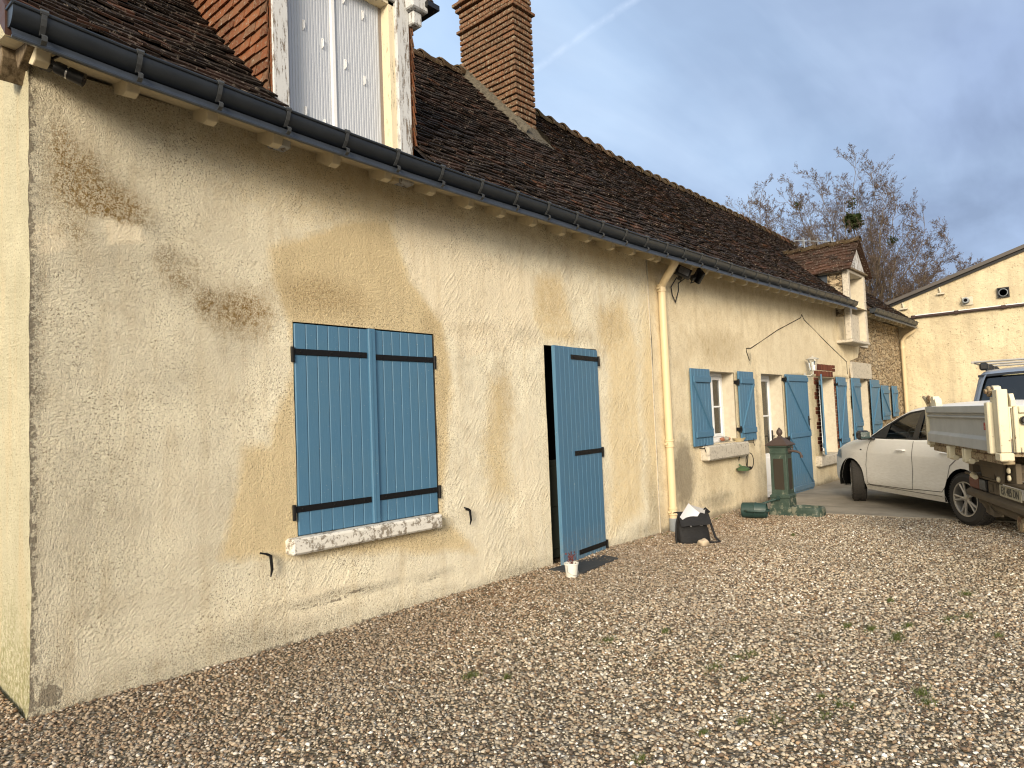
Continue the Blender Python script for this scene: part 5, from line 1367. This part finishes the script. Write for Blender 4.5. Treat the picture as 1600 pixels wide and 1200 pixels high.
def text(body, size, M, mat, parent, name='lettering'):
    cu = bpy.data.curves.new(name, 'FONT'); cu.body = body; cu.size = size; cu.align_x = 'CENTER'; cu.align_y = 'CENTER'; cu.extrude = .0005; cu.offset = .001*size/.1
    o = bpy.data.objects.new(name+'_tmp', cu); COL.objects.link(o); dg = bpy.context.evaluated_depsgraph_get()
    me = bpy.data.meshes.new_from_object(o.evaluated_get(dg)); bpy.data.objects.remove(o)
    me.transform(M); me.materials.clear(); me.materials.append(mat)
    r = bpy.data.objects.new(name, me); COL.objects.link(r); r.parent = parent; return r
# text faces -Y (towards the camera); reading direction runs along +X
text('EX 485 DN', .098, Matrix.Translation((1.505, .223, .715)) @ Matrix.Rotation(R(90), 4, 'X') @ Matrix.Diagonal((.88, 1, 1, 1)), m_black, pl)
for x, sg in ((.15, 1), (1.95, -1)):
    wheel(tr, x, 1.35, .34, .2, 1 if sg > 0 else -1).rotation_euler = (0, 0, R(90))
mb = MB(); mb.box(.1, 2.05, 3.2, 4.9, .45, 1.9, c=.1); mb.box(.15, 2.0, 3.19, 3.2, 1.5, 1.8); obj('cab', mb, m_tw, tr)
for x, sg in ((.2, 1), (1.9, -1)): wheel(tr, x, 4.3, .34, .2, 1 if sg > 0 else -1).rotation_euler = (0, 0, R(90))

# ---- blue grey van facing the camera
VN = (15.0, -3.30, .01)
van = thing('parked_van', 'blue-grey van with black mirrors and a roof rack, facing the camera behind the truck', 'van', VN, R(182))
m_van = carpaint('blue_grey_van_paint', (.16, .20, .27), amt=.25)
vtop = [('front_bumper', [(1.45, .25), (1.62, .35), (1.64, .60), (1.56, .85)]), ('bonnet', [(1.56, .85), (1.35, 1.02), (1.0, 1.14), (.86, 1.17)]), ('windscreen', [(.86, 1.17), (.48, 1.60), (.20, 1.93)]), ('roof_panel', [(.20, 1.93), (-.05, 2.02), (-.8, 2.07), (-2.6, 2.07), (-3.2, 2.03)]), ('rear_door', [(-3.2, 2.03), (-3.32, 1.2), (-3.34, .3)])]
C2 = Car(van, vtop, .955, 1.18, .17, 1.0, -3.0, .16, .05, rr=.09)
ar = arch(-2.1, .34, .39, .27)[::-1]; af = arch(.95, .34, .39, .27)[::-1]
outer = [(-3.34, .3), (-3.3, .27)]+ar+af+[(1.45, .25)]+C2.top[1:-1]
VD = [(.62, 1.22), (.14, 1.78), (-.75, 1.80), (-.75, 1.22)]
C2.side('body', outer, [VD], m_van, step=.09); C2.tops(dict(windscreen=m_carglass, front_bumper=m_trim, bonnet=m_van, roof_panel=m_van, rear_door=m_van))
C2.side('side_window', VD, [], m_carglass, -.005)
mb = MB()
for sg in (1, -1):   # A pillars
    for (x0, z0), (x1, z1) in (((.86, 1.17), (.20, 1.93)),):
        n = 10
        for i in range(n):
            xa, za = x0+(x1-x0)*i/n, z0+(z1-z0)*i/n; xb, zb_ = x0+(x1-x0)*(i+1)/n, z0+(z1-z0)*(i+1)/n
            wa, wb = C2.y(xa, za), C2.y(xb, zb_)
            mb.add([(xa+.02, sg*(wa-.001), za+.012), (xa+.045, sg*(wa-.045), za+.03), (xb+.045, sg*(wb-.045), zb_+.03), (xb+.02, sg*(wb-.001), zb_+.012)], [(0, 1, 2, 3)])
obj('pillar', mb, m_van, van)
mb = MB(); rows = []
for q in np.linspace(-1, 1, 17):
    rows.append([(.235+.036*(1-q*q), q*.80, 1.915+.03*(1-q*q)), (.195+.036*(1-q*q), q*.80, 1.958+.03*(1-q*q))])
mb.grid(rows); obj('windscreen_trim', mb, m_trim, van)
mb = MB()
for yy in (.45, -.45):
    mb.box(-.75, -.25, yy-.25, yy+.25, .6, .95, c=.05); mb.box(-.85, -.7, yy-.24, yy+.24, .9, 1.52, c=.06); mb.box(-.84, -.74, yy-.13, yy+.13, 1.55, 1.72, c=.04)
    mb.tube([(-.79, yy-.07, 1.5), (-.79, yy-.07, 1.58)], .01, 6); mb.tube([(-.79, yy+.07, 1.5), (-.79, yy+.07, 1.58)], .01, 6)
obj('seat', mb, m_grey, van, bevel=.02)
mb = MB(); mb.box(.05, .7, -.82, .82, .75, 1.14, c=.05); mb.box(-3.1, -.95, -.8, .8, .4, 1.1); obj('dashboard', mb, m_trim, van)
for sg in (1, -1):
    y = C2.y(.5, 1.2)
    mb = MB(); mb.box(.42, .56, sg*(y+.04), sg*(y+.30), 1.17, 1.42, c=.05); mb.box(.45, .53, sg*(y-.02), sg*(y+.06), 1.20, 1.28, c=.01); obj('door_mirror', mb, m_trim, van, bevel=.015)
mb = MB()
mb.tube([(.0, -.88, 2.20), (-2.7, -.88, 2.20)], .02, 8); mb.tube([(0, .88, 2.20), (-2.7, .88, 2.20)], .02, 8)
for x in (-.15, -1.2, -2.3): mb.tube([(x, -.92, 2.21), (x, .92, 2.21)], .018, 8)
rk = obj('roof_rack', mb, m_rim, van, smooth=True)
mb = MB()
for x in (-.15, -1.2, -2.3):
    for sg in (1, -1): mb.box(x-.06, x+.06, sg*.66, sg*.80, 2.05, 2.19, c=.03)
obj('rack_foot', mb, m_trim, rk)
mb = MB()
for i in range(3):
    for j in range(2): mb.box(.742-.045*i-.004, .742-.045*i, .56+.075*j, .62+.075*j, 1.318+.052*i+.02, 1.318+.052*i+.06)
ws = obj('windscreen_sticker', mb, bare('pale_green_sticker', (.40, .58, .50), .6), van)
for x, sg in ((.95, 1), (.95, -1), (-2.1, 1), (-2.1, -1)): wheel(van, x, sg*.82, .33, .2, sg)
mb = MB(); mb.box(-3.2, 1.4, -.8, .8, .25, .4); obj('underbody', mb, m_dark, van)
# ================================================================ SMALL THINGS IN THE YARD
def f_pump(t, bs, pos, geo):
    n = t.noise(pos, 9, 6, .7); z = t.n('ShaderNodeSeparateXYZ', {0: pos}).outputs[2]
    c = t.mix(t.mr(n, .35, .65), (.026, .046, .036), (.046, .070, .055))
    c = t.mix(t.mr(t.m('ADD', n, t.mr(z, .0, .5, .14, -.03)), .60, .68, 0, .8), c, (.19, .19, .145))
    setp(t, bs, col=c, rough=.55, spec=.35, normal=t.bump(n, .3, .006))
m_pump = material('flaking_green_cast_iron', f_pump)
m_pumproof = bare('dark_brown_cast_iron', (.055, .038, .032), .6, var=.3, scale=20)
m_panel = bare('rusty_brown_panel', (.028, .022, .015), .85, var=.3, scale=6)
PX, PY = 9.95, -.70
pump = thing('water_pump', 'green cast iron yard pump with a pyramid top and side tap beside the glazed door', 'water pump', (PX, PY, 0))
def sq(mb, prof, cx=0.0, cy=0.0):
    for (h0, z0), (h1, z1) in zip(prof[:-1], prof[1:]):
        mb.add([(cx-h0, cy-h0, z0), (cx+h0, cy-h0, z0), (cx+h0, cy+h0, z0), (cx-h0, cy+h0, z0), (cx-h1, cy-h1, z1), (cx+h1, cy-h1, z1), (cx+h1, cy+h1, z1), (cx-h1, cy+h1, z1)], [(0, 1, 5, 4), (1, 2, 6, 5), (2, 3, 7, 6), (3, 0, 4, 7)])
    a = prof[0]; mb.add([(cx-a[0], cy-a[0], a[1]), (cx+a[0], cy-a[0], a[1]), (cx+a[0], cy+a[0], a[1]), (cx-a[0], cy+a[0], a[1])], [(0, 1, 2, 3)])
    a = prof[-1]; mb.add([(cx-a[0], cy-a[0], a[1]), (cx+a[0], cy-a[0], a[1]), (cx+a[0], cy+a[0], a[1]), (cx-a[0], cy+a[0], a[1])], [(0, 1, 2, 3)])
mb = MB(); sq(mb, [(.150, -.02), (.150, .10), (.138, .125), (.132, .24), (.140, .25), (.140, .275), (.118, .30), (.112, .86), (.120, .875), (.120, .895), (.112, .905), (.115, .95), (.135, .965), (.135, .985)])
for sg in (1, -1):
    for ss in (1, -1): mb.box(sg*.100-.014, sg*.100+.014, ss*.100-.014, ss*.100+.014, .30, .87, c=.006)
obj('column', mb, m_pump, pump, bevel=.005)
mb = MB(); mb.box(-.119, -.108, -.072, .072, .36, .80, c=.004); mb.box(-.072, .072, -.119, -.108, .36, .80, c=.004); obj('panel', mb, m_panel, pump)
mb = MB()
for (a, b, c_, d) in ((-.085, -.072, .35, .81), (.072, .085, .35, .81), (-.072, .072, .80, .813), (-.072, .072, .348, .36)):
    mb.box(-.121, -.11, a, b, c_, d); mb.box(a, b, -.121, -.11, c_, d)
obj('panel_frame', mb, m_pump, pump)
mb = MB(); sq(mb, [(.158, .985), (.162, .998), (.150, 1.005), (.055, 1.09), (.030, 1.10), (.028, 1.115)]); obj('cap', mb, m_pumproof, pump, bevel=.003)
mb = MB(); mb.lathe([(.018, 1.11), (.022, 1.125), (.040, 1.15), (.043, 1.175), (.033, 1.205), (.018, 1.22), (.012, 1.235), (.0, 1.24)], 16); obj('finial', mb, m_pumproof, pump, smooth=True)
mb = MB(); mb.tube([(0, -.11, .905), (0, -.17, .905), (0, -.23, .895), (0, -.275, .875), (0, -.29, .83)], [.022, .018, .017, .016, .015], 12); mb.tube([(0, -.17, .905), (0, -.17, .955)], .010, 8); mb.tube([(-.03, -.17, .958), (.03, -.17, .958)], .010, 8); mb.lathe([(.038, 0), (.038, .012)], 14, (0, -.115, .905), Matrix.Rotation(R(90), 4, 'X')); mb.lathe([(.019, -.015), (.019, .02)], 12, (0, -.29, .825)); obj('tap', mb, m_pumproof, pump, smooth=True)
mb = MB(); rows = []
for i, (k, z) in enumerate(((1.0, -.03), (1.0, .085), (.97, .115), (.90, .13), (.80, .13), (.74, .10), (.72, .07))):
    row = []
    for a in np.linspace(0, 2*PI, 33):
        cx_, sy_ = math.cos(a), math.sin(a); e = .45
        row.append((.155*k*math.copysign(abs(cx_)**e, cx_)+.01*nz(a*3, z*20), -.33+.22*k*math.copysign(abs(sy_)**e, sy_), z+.006*nz(a*2, 5)))
    rows.append(row)
mb.grid(rows); mb.box(-.13, .13, -.5, -.18, .02, .075); obj('basin', mb, m_pump, pump, smooth=True, bevel=.004)
mb = MB(); mb.box(-.165, .165, -.16, .165, -.03, .05, c=.02); obj('plinth', mb, m_pump, pump)

# watering can lying on its side
wc = thing('watering_can', 'dark green plastic watering can lying on its side on the pebbles left of the pump', 'watering can', (9.40, -.50, .115), R(-78))
m_can = bare('dark_green_plastic', (.022, .048, .044), .45, var=.12, scale=10)
Mw = Matrix.Rotation(R(90), 4, 'Y')
mb = MB(); mb.lathe([(.0, -.17), (.095, -.17), (.105, -.16), (.108, .0), (.112, .005), (.112, .02), (.106, .03), (.100, .14), (.094, .16), (.088, .155), (.085, .0), (.0, -.1)], 28, (0, 0, 0), Mw); obj('body', mb, m_can, wc, smooth=True)
mb = MB(); mb.tube([(-.13, .09, .02), (.0, .16, .04), (.17, .26, .10), (.24, .30, .12)], [.028, .020, .014, .013], 10); obj('spout', mb, m_can, wc, smooth=True)
mb = MB(); mb.lathe([(.013, 0), (.035, .04), (.035, .05), (0, .052)], 14, (.24, .30, .12), Matrix.Rotation(R(60), 4, 'Y') @ Matrix.Rotation(R(0), 4, 'X')); obj('rose', mb, m_can, wc, smooth=True)
mb = MB(); mb.tube([(-.12, -.10, .0), (-.06, -.17, .01), (.06, -.175, .01), (.15, -.13, .0), (.16, -.08, .0)], .014, 8); mb.tube([(.15, -.085, 0), (.19, -.05, 0), (.20, 0, 0), (.19, .05, 0), (.15, .085, 0)], .013, 8); obj('handle', mb, m_can, wc, smooth=True)

# black bag with papers, pale rock next to it
bag = thing('shoulder_bag', 'black fabric bag standing on the pebbles below the downpipe with papers sticking out', 'bag', (7.36, -.60, 0), R(-35))
def f_bag(t, bs, pos, geo):
    n = t.noise(t.scale(pos, (3, 3, 8)), 3, 4, .6)
    setp(t, bs, col=t.mix(n, (.008, .008, .009), (.016, .016, .018)), rough=.75, spec=.3, normal=t.bump(n, .8, .02))
m_bag = material('black_nylon', f_bag)
mb = MB(); rows = []
for i, v in enumerate(np.linspace(0, 1, 14)):
    z = -.01+.33*v; hw = .185+.012*math.sin(v*5)-.01*v; hd = .085*(1-.35*v)+.012*math.sin(v*9); row = []
    for a in np.linspace(0, 2*PI, 41):
        c_, s_2 = math.cos(a), math.sin(a); e = .42
        w = .012*nz(a*2, v*7, 3)+.006*nz(a*6, v*18, 4)
        row.append(((hw+w)*math.copysign(abs(c_)**e, c_), (hd+w)*math.copysign(abs(s_2)**.7, s_2)+.02*v, z+.012*nz(a, 5)*v))
    rows.append(row)
mb.grid(rows); mb.add([rows[-1][i] for i in range(40)], [tuple(range(40))]); obj('body', mb, m_bag, bag, smooth=True, autosm=60)
mb = MB(); rows = []
for u in np.linspace(-1, 1, 14):
    rows.append([(.19*u, .11-.0*v, .335+.0*v) if v < .1 else (.193*u, .10-.205*v+.0, .345+.02*math.sin(v*3)-(.15*(v-.55)*2 if v > .55 else 0)+.008*nz(u*3, v*3)) for v in np.linspace(0, 1, 9)])
mb.grid(rows); obj('flap', mb, m_bag, bag, smooth=True, autosm=60)
mb = MB(); mb.tube([(.17, .0, .33), (.21, -.05, .20), (.23, -.10, .06), (.26, -.14, .015), (.20, -.16, .012), (.12, -.14, .02)], .014, 6); mb.tube([(-.17, .0, .33), (-.21, -.02, .25), (-.23, -.03, .1), (-.235, -.05, .02)], .011, 6); mb.tube([(.12, 0, .35), (.16, -.03, .39), (.20, -.05, .34)], .014, 6); obj('strap', mb, m_bag, bag)
def paper(name, cx, cy, cz, w, h, rx, ry, rz_, mat):
    mb = MB(); M = Matrix.Translation((cx, cy, cz)) @ Matrix.Rotation(rz_, 4, 'Z') @ Matrix.Rotation(ry, 4, 'Y') @ Matrix.Rotation(rx, 4, 'X')
    rows = [[M @ Vector((w*(i/8-.5), .012*math.sin(i/8*PI), h*(j/8-.5))) for j in range(9)] for i in range(9)]
    rows2 = [[p+M.to_3x3() @ Vector((0, .003, 0)) for p in r] for r in rows]
    mb.grid(rows); mb.grid(rows2); return obj(name, mb, mat, None, smooth=True, off=None)
m_paper = bare('white_paper', (.55, .56, .60), .7, var=.03)
pp = thing('paper_sheets', 'white and grey paper sheets poking out of the top of the black bag', 'paper', (7.34, -.62, .33), R(-35))
q = paper('sheet', -.05, -.03, .0, .18, .20, R(-8), R(42), 0, m_paper); q.parent = pp
q = paper('sheet', .03, -.012, -.01, .22, .20, R(-6), R(18), 0, bare('grey_card', (.30, .30, .31), .7)); q.parent = pp
mb = MB(); bm = bmesh.new(); bmesh.ops.create_icosphere(bm, subdivisions=3, radius=1)
for v in bm.verts:
    n = v.co.normalized(); k = 1+.35*nz(n.x*1.4, n.y*1.4, n.z*1.4)+.1*nz(n.x*4, n.y*4, n.z*4); v.co = Vector((n.x*.085*k, n.y*.06*k, n.z*.05*k))
bm.verts.index_update(); mb.add([v.co.copy() for v in bm.verts], [[v.index for v in f.verts] for f in bm.faces]); bm.free()
rock = obj('rock', mb, bare('pale_limestone', (.46, .38, .28), .9, var=.2, scale=15, bump=.5), None, smooth=True, autosm=60); rock.location = (7.22, -.80, .035); rock.rotation_euler = (0, .2, .5)
tag(rock, 'pale beige fist-sized stone in front of the black bag', 'rock')

# door slab and flowerpot
mb = MB(); mb.prism([(5.30, -.10), (6.16, -.13), (6.10, -.40), (5.34, -.47)], 'z', -.02, .028)
tag(obj('doormat', mb, bare('dark_slate_mat', (.030, .032, .035), .7, var=.3, scale=12, bump=.3), bevel=.005), 'dark flat mat on the pebbles in front of the ajar blue door', 'doormat')
pot = thing('flower_pot', 'small white bucket with a dark red plant at the foot of the ajar blue door', 'flower pot', (5.24, -.43, 0))
mb = MB(); mb.lathe([(.0, .0), (.050, .0), (.053, .01), (.064, .12), (.070, .122), (.070, .135), (.063, .135), (.058, .11), (.0, .10)], 24); obj('bucket', mb, bare('white_bucket', (.62, .62, .58), .45, var=.12, scale=18), pot, smooth=True)
mb = MB(); mb.tube([(-.068, 0, .12), (-.075, -.01, .06), (-.05, -.05, .03), (0, -.075, .022), (.05, -.05, .03), (.075, -.01, .06), (.068, 0, .12)], .003, 6); obj('handle', mb, m_rim, pot)
mb = MB(); rg = random.Random(8)
for i in range(70):
    a = rg.uniform(0, 2*PI); r = rg.random()*.05; z = .12+rg.random()*.11; c = Vector((r*math.cos(a), r*math.sin(a), z)); s = rg.uniform(.014, .026)
    d = Vector((rg.gauss(0, 1), rg.gauss(0, 1), rg.gauss(.3, .6))).normalized()*s; e = Vector((rg.gauss(0, 1), rg.gauss(0, 1), rg.gauss(0, 1))).normalized()*s*.5
    mb.add([c, c+d*.5+e, c+d, c+d*.5-e], [(0, 1, 2, 3)])
for i in range(7):
    a = i*.9; mb.tube([(0, 0, .1), (.03*math.cos(a), .03*math.sin(a), .21)], .002, 4)
obj('plant', mb, bare('dark_red_leaves', (.10, .020, .016), .6, var=.4, scale=40), pot)

# ================================================================ SMALL THINGS ON THE WALLS
cam_ = thing('security_camera', 'black bullet security camera with a silver ring under the gutter at the near corner', 'camera', (1.10, -.10, 3.53))
def ax(mb, prof, p, q): # lathe along p->q
    d = (Vector(q)-Vector(p)); M = d.to_track_quat('Z', 'Y').to_matrix().to_4x4(); mb.lathe(prof, 20, p, M)
O = (1.10, -.10, 3.53)
P0 = Vector((1.125, -.22, 3.515)); P1 = Vector((1.215, -.262, 3.475)); D = (P1-P0).normalized()
P0 = P0+Vector((0, -.01, -.012)); P1 = P1+Vector((0, -.01, -.012))
mb = MB(); ax(mb, [(.0, -.02), (.030, -.015), (.034, 0), (.034, .045)], P0, P1); obj('housing', mb, m_black, cam_, smooth=True, off=O)
mb = MB(); ax(mb, [(.036, .045), (.036, .054)], P0, P1); obj('ring', mb, bare('polished_ring', (.7, .7, .7), .15, 1), cam_, smooth=True, off=O)
mb = MB(); ax(mb, [(.035, .054), (.037, .13), (.031, .132), (.0, .126)], P0, P1); obj('hood', mb, m_black, cam_, smooth=True, off=O)
mb = MB(); ax(mb, [(.015, .127), (.014, .131), (.0, .131)], P0, P1); obj('lens', mb, bare('lens_glass', (.02, .02, .03), .05), cam_, off=O)
mb = MB(); mb.tube([P0+D*.01, P0+Vector((-.02, .03, .04)), (1.10, -.13, 3.56)], .012, 8); mb.box(1.07, 1.13, -.15, -.08, 3.53, 3.60, c=.01); mb.tube([(1.10, -.1, 3.58), (1.15, -.2, 3.60), (1.24, -.21, 3.585)], .008, 6); obj('mount', mb, m_black, cam_, off=O)

def flood(name, label, c, M0, w, h):
    t_ = thing(name, label, 'floodlight', c)
    M = M0.to_4x4()
    mb = MB(); mb.box(-w/2, w/2, -.022, .022, -h/2, h/2, M, c=.008)
    for i in range(6): mb.box(-w/2+.02+i*(w-.04)/5-.003, -w/2+.02+i*(w-.04)/5+.003, .022, .045, -h/2+.02, h/2-.02, M)
    obj('housing', mb, m_black, t_)
    mb = MB(); mb.box(-w*.36, w*.36, -.027, -.0225, -h*.36, h*.36, M); obj('lamp_glass', mb, bare('grey_lamp_glass', (.16, .16, .17), .3), t_)
    mb = MB(); mb.tube([M @ Vector((-w/2-.01, 0, 0)), M @ Vector((-w/2-.012, .09, 0)), M @ Vector((w/2+.012, .09, 0)), M @ Vector((w/2+.01, 0, 0))], .007, 6); mb.box(-.03, .03, .085, .14, -.03, .03, M); obj('bracket', mb, m_black, t_)
    return t_
flood('floodlight', 'square black floodlight with grey glass right beside the top of the cream downpipe', (8.26, -.20, 3.36), Matrix.Rotation(R(-50), 3, 'Z') @ Matrix.Rotation(R(28), 3, 'Y') @ Matrix.Rotation(R(-28), 3, 'X'), .20, .16)
flood('floodlight', 'thin black floodlight seen edge-on, the one farther from the cream downpipe', (8.66, -.22, 3.36), Matrix.Rotation(R(55), 3, 'Z') @ Matrix.Rotation(R(32), 3, 'Y') @ Matrix.Rotation(R(-20), 3, 'X'), .20, .14)
mb = MB(); mb.tube([(8.22, -.12, 3.30), (8.20, -.04, 3.18), (8.24, -.03, 3.08), (8.32, -.03, 2.99), (8.36, -.03, 3.06), (8.40, -.04, 3.15), (8.37, -.06, 3.25), (8.45, -.13, 3.32)], .008, 6)
tag(obj('cable', mb, m_black, smooth=True), 'thin black cable looping down between the two floodlights', 'cable')

ln = thing('wall_lantern', 'white four-sided wall lantern with glass sides above the open blue door shutter', 'wall lamp', (13.22, -.01, 2.2))
m_lw = bare('white_lantern_metal', (.45, .44, .40), .5, var=.08)
mb = MB(); mb.lathe([(.04, 0), (.04, .012), (.0, .014)], 14, (0, 0, -.08), Matrix.Rotation(R(90), 4, 'X')); mb.tube([(0, 0, -.08), (0, -.10, -.10), (0, -.16, -.06), (0, -.16, -.01)], .012, 8); obj('arm', mb, m_lw, ln, smooth=True)
mb = MB(); mb.lathe([(.055, -.01), (.06, .0), (.055, .01)], 4, (0, -.16, 0)); mb.lathe([(.115, .20), (.12, .208), (.05, .24), (.012, .25), (.010, .27), (0, .275)], 12, (0, -.16, 0))
for a in range(6): mb.tube([(.055*math.cos(a*PI/3), -.16+.055*math.sin(a*PI/3), 0), (.085*math.cos(a*PI/3), -.16+.085*math.sin(a*PI/3), .2)], .0035, 6)
obj('lantern_frame', mb, m_lw, ln)
mb = MB(); mb.lathe([(.05, .01), (.078, .198)], 6, (0, -.16, 0)); obj('lantern_glass', mb, m_clear, ln)
mb = MB(); mb.lathe([(.012, .0), (.014, .05), (.028, .09), (.02, .14), (0, .15)], 12, (0, -.16, .01)); obj('bulb', mb, m_white, ln, smooth=True)

hh = thing('hose_hanger', 'green hose hanger with a wire ring fixed to the wall below the first small window', 'hose hanger', (10.0, -.03, .70))
mb = MB(); pts = [(.26+.14*math.cos(a), -.08, .03+.125*math.sin(a)) for a in np.linspace(0, 2*PI, 25)]; mb.tube(pts, .0065, 6, cap=False); mb.tube([(.26, -.03, -.08), (.26, -.06, .15)], .007, 6); obj('ring', mb, m_iron, hh, smooth=True)
mb = MB(); mb.lathe([(.02, -.03), (.09, -.02), (.10, .01), (.03, .045), (0, .05)], 16, (0, -.08, -.07)); mb.tube([(0, -.02, .0), (0, -.06, -.04)], .015, 8); obj('bracket', mb, bare('faded_green_plastic', (.06, .11, .05), .6), hh, smooth=True)
mb = MB(); mb.box(.12, .28, -.10, -.01, -.10, -.05, c=.01); obj('base', mb, m_iron, hh)
mb = MB(); mb.tube([(0, -.02, .06), (0, -.05, .18)], .006, 6); obj('peg', mb, m_iron, hh)

def wallhook(x, z, label, k=1.0):
    mb = MB(); mb.tube([(x-.07*k, -.035, z+.10), (x-.02*k, -.05, z+.085), (x, -.05, z+.07), (x+.005, -.055, z-.02*k), (x, -.045, z-.07*k)], [.006, .007, .011, .010, .004], 8); mb.tube([(x, .0, z+.075), (x, -.05, z+.07)], .008, 6)
    tag(obj('shutter_hook', mb, m_iron, smooth=True), label, 'wall hook')
wallhook(2.40, .58, 'small black iron shutter hook on the wall below left of the big closed shutters')
wallhook(4.30, .65, 'small black iron shutter hook on the wall right of the big window sill', .8)
# planter bowl and pebbles on the first sill
mb = MB(); mb.lathe([(.0, .0), (.06, .0), (.095, .05), (.10, .055), (.09, .055), (.055, .02), (.0, .015)], 24, (10.10, -.03, 1.037)); tag(obj('bowl', mb, bare('cream_ceramic', (.50, .42, .26), .5), smooth=True), 'shallow cream bowl at the right end of the first small window sill', 'bowl')
for i, (x, s, c_) in enumerate(((9.80, .045, (.30, .12, .07)), (9.90, .055, (.28, .26, .22)), (9.99, .04, (.40, .20, .12)))):
    o = rock.copy(); o.data = rock.data.copy(); COL.objects.link(o); o.name = 'sill_stone'; o.location = (x, .10, 1.09); o.scale = (s/.08,)*3; o.rotation_euler = (0, 0, i*1.3)
    o.data.materials.clear(); o.data.materials.append(bare('stone_tint', c_, .8))
    tag(o, ('small reddish stone on the white inner sill, nearest the left shutter', 'grey stone between two reddish ones on the white inner sill', 'orange-red stone on the white inner sill, nearest the cream bowl')[i], 'stone', 'stones on the window sill')
